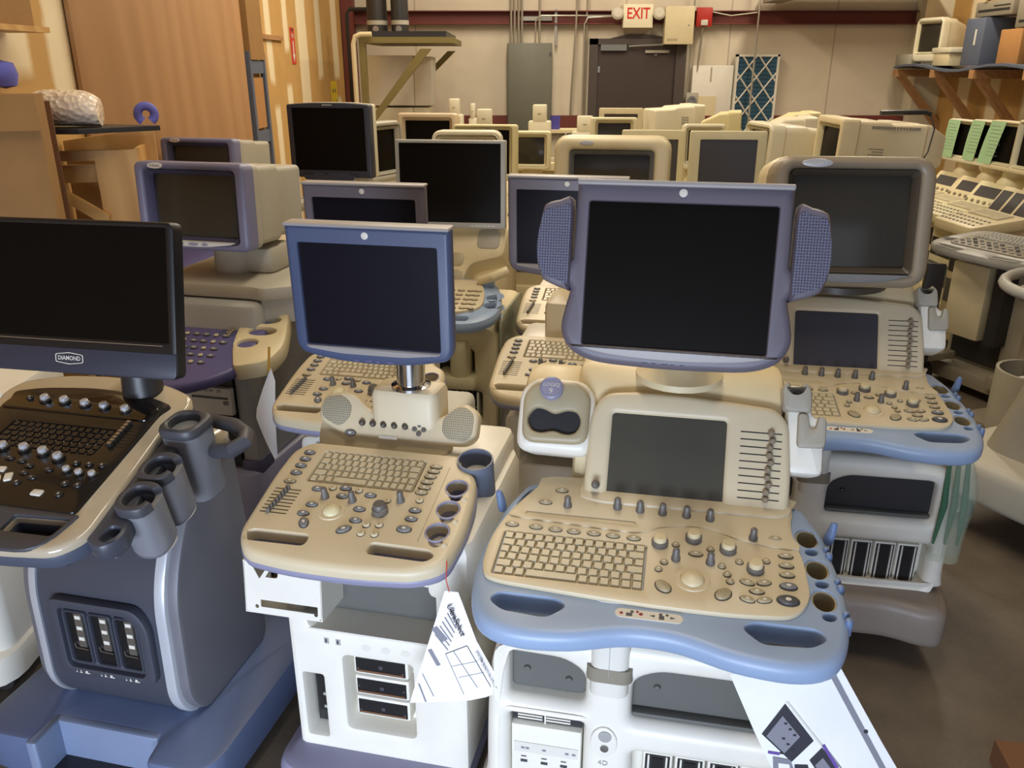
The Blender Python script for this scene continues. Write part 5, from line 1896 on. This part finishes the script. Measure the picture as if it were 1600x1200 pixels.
for a in (.02, 1.84):
    for b in (.02, .24):
        G('cream_pale').box(a, b, 0, a + .04, b + .04, 1.12).put('leg', led)

tag(G('charcoal').tube([(2.05, 4.86, 1.508), (2.3, 4.86, 1.512), (2.33, 4.86, 1.50)], .014, None, 8).tube([(2.33, 4.86, 1.50), (2.36, 4.85, 1.42), (2.34, 4.84, 1.30), (2.28, 4.82, 1.2)], .004, None, 6).put('cable', None), 'black cable grip lying across the top of the big profile monitor', 'cable')

# the row along the right wall, facing left; three carry green papers
for k, (mx, my, top, sh, lab, lcd) in enumerate(((3.53, 6.85, 1.36, 'offwhite', 'farthest of the three machines with a green paper on the screen', 0), (3.43, 6.30, 1.385, 'offwhite', 'middle one of the three machines with a green paper on the screen', 0),
                                                 (3.30, 5.80, 1.41, 'cream_pale', 'nearest of the three machines with a green paper on the screen', 0), (3.16, 5.25, 1.44, 'cream_pale', 'cream machine with three small dark screens in its slanted panel, right edge', 3))):
    S, o, M = old_machine(mx, my, top, -86, lab, .34, .32, sh, 'cream', scr=(-.135, -.11, .135, .125), screen='screen', depth=.40, group='machines along the right wall', body='cream_pale' if k != 2 else 'cream', rear=.7, lcd=lcd)
    if k < 3:
        g = G('paper_green')
        a = .03 * k
        n = 8
        rows = []
        for j in range(n + 1):
            t = j / n
            yy = .152 - .285 * t
            dx = -.012 * k * t * 3
            rows.append([(-.165 + dx, yy, .004 + .006 * math.sin(3 * t)), (.0 + dx - .02 * t, yy, .005 + .004 * math.sin(2 * t + k))])
        vs = [p for rw in rows for p in rw]
        g.add(vs, [(2 * j, 2 * j + 2, 2 * j + 3, 2 * j + 1) for j in range(n)])
        vs2 = [(x, y, z - .0012) for x, y, z in vs]
        g.add(vs2, [(2 * j, 2 * j + 1, 2 * j + 3, 2 * j + 2) for j in range(n)])
        for q in range(9):
            g.box(-.15, .12 - q * .024, .011, -.05 + .015 * (q % 3), .122 - q * .024, .0113, 'ink_grey')
        p = g.put('paper_sheet', None, S.matrix_basis @ M)
        tag(p, ['green paper sheet hanging on the farthest papered screen', 'green paper sheet hanging on the middle papered screen', 'slanting green paper sheet on the nearest papered screen'][k], 'paper', 'green papers on the screens')

# grey stripped console of the right-hand row
S = thing('ultrasound_machine', 'grey console with a broad oval handle rim, right edge of the photo', 'ultrasound machine', (2.50, 4.42, 0), -68, 'machines along the right wall')
g = G('greyback')
g.slab(rrect(-.26, .2, .28, .8, .04), .1, .78, r=.02)
g.box(-.24, .12, .3, .0, .22, .72, 'cream_pale', b=.01)
cab = g.put('cabinet', S)
G('charcoal').slab([(-.2, .16), (.1, .16), (.1, .36), (-.2, .30)], 0, .02, T(0, .2, 0) @ UP).box(.05, .11, .3, .12, .2, .74, 'charcoal').put('open_bay', cab)
g = G('grey_warm')
g.slab(rpoly([(-.3, .05), (.3, .05), (.3, .85), (-.3, .85)], .1), .06, .14, r=.02)
g.slab(rpoly([(-.28, -.15), (-.1, -.15), (-.08, .1), (-.3, .1)], .03), .18, .22, r=.01)
g.put('base', S)
for a, b in ((-.2, -.04), (.22, .1), (-.22, .75), (.22, .75)):
    caster(S, a, b, .085, hood='grey_warm')
M = T(0, 0, .82, rx=6)
g = G('grey_light')
half = [(0, -.06), (.15, -.055), (.29, -.02), (.35, .08), (.34, .25), (.3, .38), (.15, .42)]
g.slab(smooth(half + [(-a, b) for a, b in half[::-1] if a > 0], 3), -.05, 0, M, r=.02, rb=.02, holes=[rpoly([(s * .1, -.03), (s * .24, -.015), (s * .26, .02), (s * .1, .01)], .015) for s in (1, -1)] + [ell(-.29, .13, .03), ell(.29, .13, .03)])
c = g.put('console_rim', S)
g = G('grey_warm')
g.slab(rpoly([(-.24, .04), (.24, .04), (.25, .36), (-.25, .36)], .05), -.004, .008, M, r=.004)
g.put('control_panel', c)
keyboard(.34, .13, QWERTY, 'grey_light', 'grey').put('keyboard', c, M @ T(-.2, .2, .01))
g = G('grey')
for i in range(10):
    for j in range(3):
        g.slab(ell(-.2 + .043 * i, .065 + .045 * j, .012, .009, 8), .008, .014 + .004 * ((i * j) % 3), M, 'grey' if (i + j) % 2 else 'grey_light')
g.put('buttons', c)

S = thing('ultrasound_machine', 'stripped machine with an open round tub and a bare ring, right edge', 'ultrasound machine', (2.36, 3.62, 0), -70, 'machines along the right wall')
g = G('grey_light')
P = [(.28 * math.cos(a), .2 + .26 * math.sin(a)) for a in (2 * math.pi * k / 28 for k in range(28))]
g.tube([(x, y, 0) for x, y in P], .026, None, 10, T(0, 0, .80, rx=4), True)
g.put('ring_handle', S)
g = G('grey_warm')
g.slab(ell(0, .2, .22, .2, 24), .74, .78, r=.01)
for k in range(14):
    a = random.random() * 6.28
    rr = .05 + .13 * random.random()
    g.box(rr * math.cos(a) - .02, .2 + rr * math.sin(a) - .015, .77, rr * math.cos(a) + .025, .2 + rr * math.sin(a) + .02, .79 + .03 * random.random(), ['grey', 'beige_dark', 'cardboard_dark', 'charcoal'][k % 4])
g.put('bare_circuit_tray', S)
g = G('grey_warm')
g.slab(rrect(-.2, .18, .26, .66, .05), .1, .76)
g.slab(rpoly([(-.3, -.22), (.26, -.22), (.3, .7), (-.28, .7)], .14, 5), .05, .12, r=.025, holes=[ell(-.02, -.06, .16, .085, 24)])
g.put('column', S)
g = G('greyback')
g.slab(ell(0, .1, .17, .17, 24), .12, .42, holes=[ell(0, .1, .155, .155, 24)])
g.slab(ell(0, .1, .16, .16, 24), .12, .22, mat='charcoal')
g.box(-.05, .05, .2, -.03, .15, .38, 'label_white').box(.01, .05, .2, .03, .15, .4, 'label_white')
g.put('open_tub', S)
for a, b in ((-.2, .6), (.2, .6), (.2, -.12)):
    caster(S, a, b, .04, hood='grey_warm')

S = thing('ultrasound_machine', 'big grey machine base with a rounded plinth, cut by the right edge', 'ultrasound machine', (1.94, 2.74, 0), -62, 'machines along the right wall')
g = G('greyback')
out = rpoly([(-.44, -.08), (.34, -.08), (.38, .5), (-.40, .5)], .2, 6)
g.slab(out, .16, .33, r=.05, rb=.03, seg=4)
g.put('plinth', S)
g = G('grey_warm')
rg = []
for t in range(7):
    k = 1 - .38 * math.sin(t / 6 * 1.57)
    rg.append([(x * k * .72, .28 + (y - .21) * k * .72, .32 + .10 * t) for x, y in ((V(p).x, V(p).y) for p in out)])
g.loft(rg)
g.put('body', S)
for a, b in ((-.3, .05), (.25, .05), (-.28, .4), (.25, .4)):
    caster(S, a, b, .06, hood='grey_warm')
tag(G('charcoal').box(-.05, -.02, 0, .05, .02, .55, b=.005).put('black_board', None, T(2.28, 4.42, .0) @ T(0, 0, .20, rx=-6, ry=4)), 'narrow black board standing upright before the grey oval-rim console', 'board')

# ------------------------------------------------------------------ papers, bag, box on the floor
c2, s2 = math.cos(R(-12.5)), math.sin(R(-12.5))


def sheet(name, outline, M, label, mat='paper', n=9, bend=.02, prints=()):
    """a hanging sheet: an outline in its own plane, triangulated, gently curved and 0.6 mm thick"""
    P = [V(p) for p in outline]
    xs, ys = [p.x for p in P], [p.y for p in P]
    f = lambda x, y: bend * math.sin((x - min(xs)) / (max(xs) - min(xs)) * 3.1) + bend * .7 * math.sin((y - min(ys)) / (max(ys) - min(ys)) * 4)
    pts, ed = [], []
    m = len(P)
    for i in range(m):
        a, b = P[i], P[(i + 1) % m]
        for k in range(4):
            pts.append(a.lerp(b, k / 4))
    ed = [(i, (i + 1) % len(pts)) for i in range(len(pts))]
    for i in range(1, n):
        for j in range(1, n):
            q = V((min(xs) + (max(xs) - min(xs)) * i / n, min(ys) + (max(ys) - min(ys)) * j / n))
            ins = inside(q, P)
            if ins and min((q - w).length for w in pts) > .006:
                pts.append(q)
    co, _, tri, _, _, _ = delaunay_2d_cdt(pts, ed, [], 1, 1e-7)
    g = G(mat)
    g.add([(p.x, p.y, f(p.x, p.y)) for p in co], [list(t) for t in tri])
    g.add([(p.x, p.y, f(p.x, p.y) - .0006) for p in co], [list(t)[::-1] for t in tri])
    for q, pm_, dz in prints:
        q = [V(p) for p in q]
        if len(q) == 4:
            sub = [[q[0].lerp(q[1], u).lerp(q[3].lerp(q[2], u), v) for u in (0, .25, .5, .75, 1)] for v in (0, .25, .5, .75, 1)]
            vs = [(p.x, p.y, f(p.x, p.y) + dz) for r_ in sub for p in r_]
            g.add(vs, [(r_ * 5 + k, r_ * 5 + k + 1, r_ * 5 + k + 6, r_ * 5 + k + 5) for r_ in range(4) for k in range(4)], pm_)
    o = g.put(name, None, M, sharp=80)
    tag(o, label, 'paper')
    return o, f


def strip(a, b, w):
    a, b = V(a), V(b)
    d = (b - a).normalized()
    n_ = V((-d.y, d.x)) * w / 2
    return [a - n_, b - n_, b + n_, a + n_]


MT = T(-.37, 1.53, 0, rz=-12.5) @ T(0, -.008, 0) @ UP
qq = lambda v: (v[0] * .954 + .0303, v[1] * .958 + .0733)
pr = []
for k in range(7):
    pr.append((strip((.235 - .006 * k, .655 - .012 * k), (.252 - .004 * k, .618 - .012 * k), .0028), 'ink_grey', .0012))
pr += [(strip((.222, .535), (.272, .565), .0016), 'ink', .0012), (strip((.222, .535), (.262, .43), .0012), 'ink_grey', .0012), (strip((.24, .546), (.294, .455), .0014), 'ink_grey', .0012),
       (strip((.272, .565), (.325, .462), .0014), 'ink', .0012), (strip((.235, .503), (.296, .528), .0009), 'ink_grey', .0012), (strip((.25, .475), (.31, .50), .0009), 'ink_grey', .0012),
       (strip((.197, .60), (.222, .57), .016), 'ink_grey', .0011), (strip((.185, .54), (.205, .50), .010), 'ink_grey', .0011), (strip((.165, .47), (.19, .41), .002), 'ink_grey', .0011), (strip((.155, .44), (.17, .39), .004), 'ink_grey', .0011)]
pr = [([qq(v) for v in p_], m_, z_) for p_, m_, z_ in pr]
tagp, ff = sheet('paper_tag', [(.244, .742), (.273, .743), (.291, .688), (.31, .63), (.369, .513), (.329, .486), (.294, .471), (.154, .435), (.201, .595)], MT @ T(0, 0, .022), 'white printed form hanging in a clear sleeve from the compact console', bend=.002, prints=pr)
g = G('ink')
g.text('UltraSelect', .0175, MT @ T(.268, .676, .0262, rz=-68), 'ink', .0022, .02)
g.text('SYSTEM READY IN STOCK', .0085, MT @ T(.332, .562, .0262, rz=-65), 'ink', .0035, .01)
lt = g.put('printed_heading', tagp, (MT @ T(0, 0, .022)).inverted())
tag(G('sign_red').tube([at_front((-.37, 1.53), -12.5, .244, -.01) + (.80,), at_front((-.37, 1.53), -12.5, .248, -.032) + (.77,), at_front((-.37, 1.53), -12.5, .254, -.03) + (.738,)], .0012, None, 6).put('string', None), 'thin red string holding the white printed form', 'string')

MS = T(.26, 1.285, 0, rz=-11.5) @ T(0, .035, 0) @ UP


def img(a, b, c, d, t0, t1, u0, u1):
    a, b, c, d = map(V, (a, b, c, d))
    f = lambda u, v: a.lerp(b, u).lerp(d.lerp(c, u), v)
    return [f(t0, u0), f(t1, u0), f(t1, u1), f(t0, u1)]


I1 = ((.259, .617), (.320, .541), (.286, .482), (.224, .538))
I2 = ((.337, .528), (.44, .40), (.41, .36), (.318, .493))
pr = [(strip((.333, .70), (.50, .415), .011), 'ink_grey', .001), (I1, 'ink', .0012), (img(*I1, .12, .72, .25, .95), 'ink_grey', .0018), (I2, 'ink', .0012), (img(*I2, .1, .5, .3, .9), 'ink_grey', .0018),
      (strip((.262, .622), (.338, .53), .004), 'label_white', .0016), (strip((.338, .535), (.37, .485), .006), 'ink_purple', .0018), (strip((.24, .497), (.262, .497), .006), 'ink_purple', .0018),
      (strip((.35, .52), (.42, .43), .003), 'ink_grey', .0016), (((.25, .488), (.283, .487), (.31, .42), (.262, .40)), 'ink_grey', .0014), (((.262, .475), (.282, .476), (.30, .42), (.27, .41)), 'paper', .002),
      (((.292, .477), (.316, .481), (.335, .43), (.30, .42)), 'ink', .0014), (((.298, .465), (.314, .468), (.325, .43), (.305, .425)), 'paper', .002)]
for k in range(7):
    q = V((.262 + .008 * (k % 3) * 1.2, .57 - .012 * k))
    pr.append(([(q.x, q.y), (q.x + .006, q.y), (q.x + .006, q.y + .005), (q.x, q.y + .005)], 'ink', .0022))
spec, _ = sheet('spec_sheet', [(.153, .663), (.17, .676), (.348, .712), (.44, .56), (.56, .37), (.42, .28), (.30, .36), (.21, .54)], MS @ T(0, 0, .002), 'white sheet with printed dark machine pictures hanging under the blue handle ring', bend=.004, prints=pr)
G('ink').lathe([(.004, 0), (.004, .001), (0, .001)], T(.409, .58, .006), n=12).put('punch_hole', spec)

MV = T(-1.15, 2.45, 0, rz=-13) @ T(0, .1, 0) @ UP
sheet('paper_tag', [(.378, .865), (.388, .82), (.372, .56), (.362, .545), (.31, .69), (.316, .72)], MV, 'folded white paper hanging from the cream arm of the purple console', bend=.008)
tag(G('amber').tube([at_front((-1.15, 2.45), -13, .375, .11) + (.93,), at_front((-1.15, 2.45), -13, .382, .08) + (.86,)], .004, None, 6).put('cable_tie', None), 'amber cable tie holding the folded paper on the cream arm', 'tie')

rg = []
for k in range(9):
    t = k / 8
    w = .026 + .016 * math.sin(2.2 * t) + .006 * math.sin(7 * t)
    rg.append([(.318 + .012 * math.sin(4 * t) + w * math.cos(a) * (1 + .2 * math.sin(3 * a + 2 * t)), .05 + .03 * math.sin(a) * (1 + .3 * math.cos(2 * a + t)), .70 - .33 * t) for a in (2 * math.pi * q / 20 for q in range(20))])
MB = T(.97, 2.15, 0, rz=-10)
bag = tag(G('bag').loft(rg).put('plastic_bag', None, MB, sharp=80), 'clear plastic bag with green strips hanging from the right blue handle', 'bag')
g = G('bag_green')
for k, a in enumerate((.285, .312, .34)):
    g.tube([(a, .06 + .008 * k, .70), (a + .006, .05, .55), (a - .004 + .006 * k, .05, .42)], [.006, .010, .004], None, 6)
g.put('green_strip', bag)
g = G('cardboard_dark')
g.box(0, 0, 0, .5, .35, .07)
g.slab([(0, 0), (.03, .0), (.06, .1), (0, .12)], 0, .004, T(.0, -.02, .07, rx=-30))
tag(g.put('cardboard_box', None, T(1.24, 1.39, .0, rz=-8)), 'flat brown cardboard box on the floor, bottom right corner', 'box')
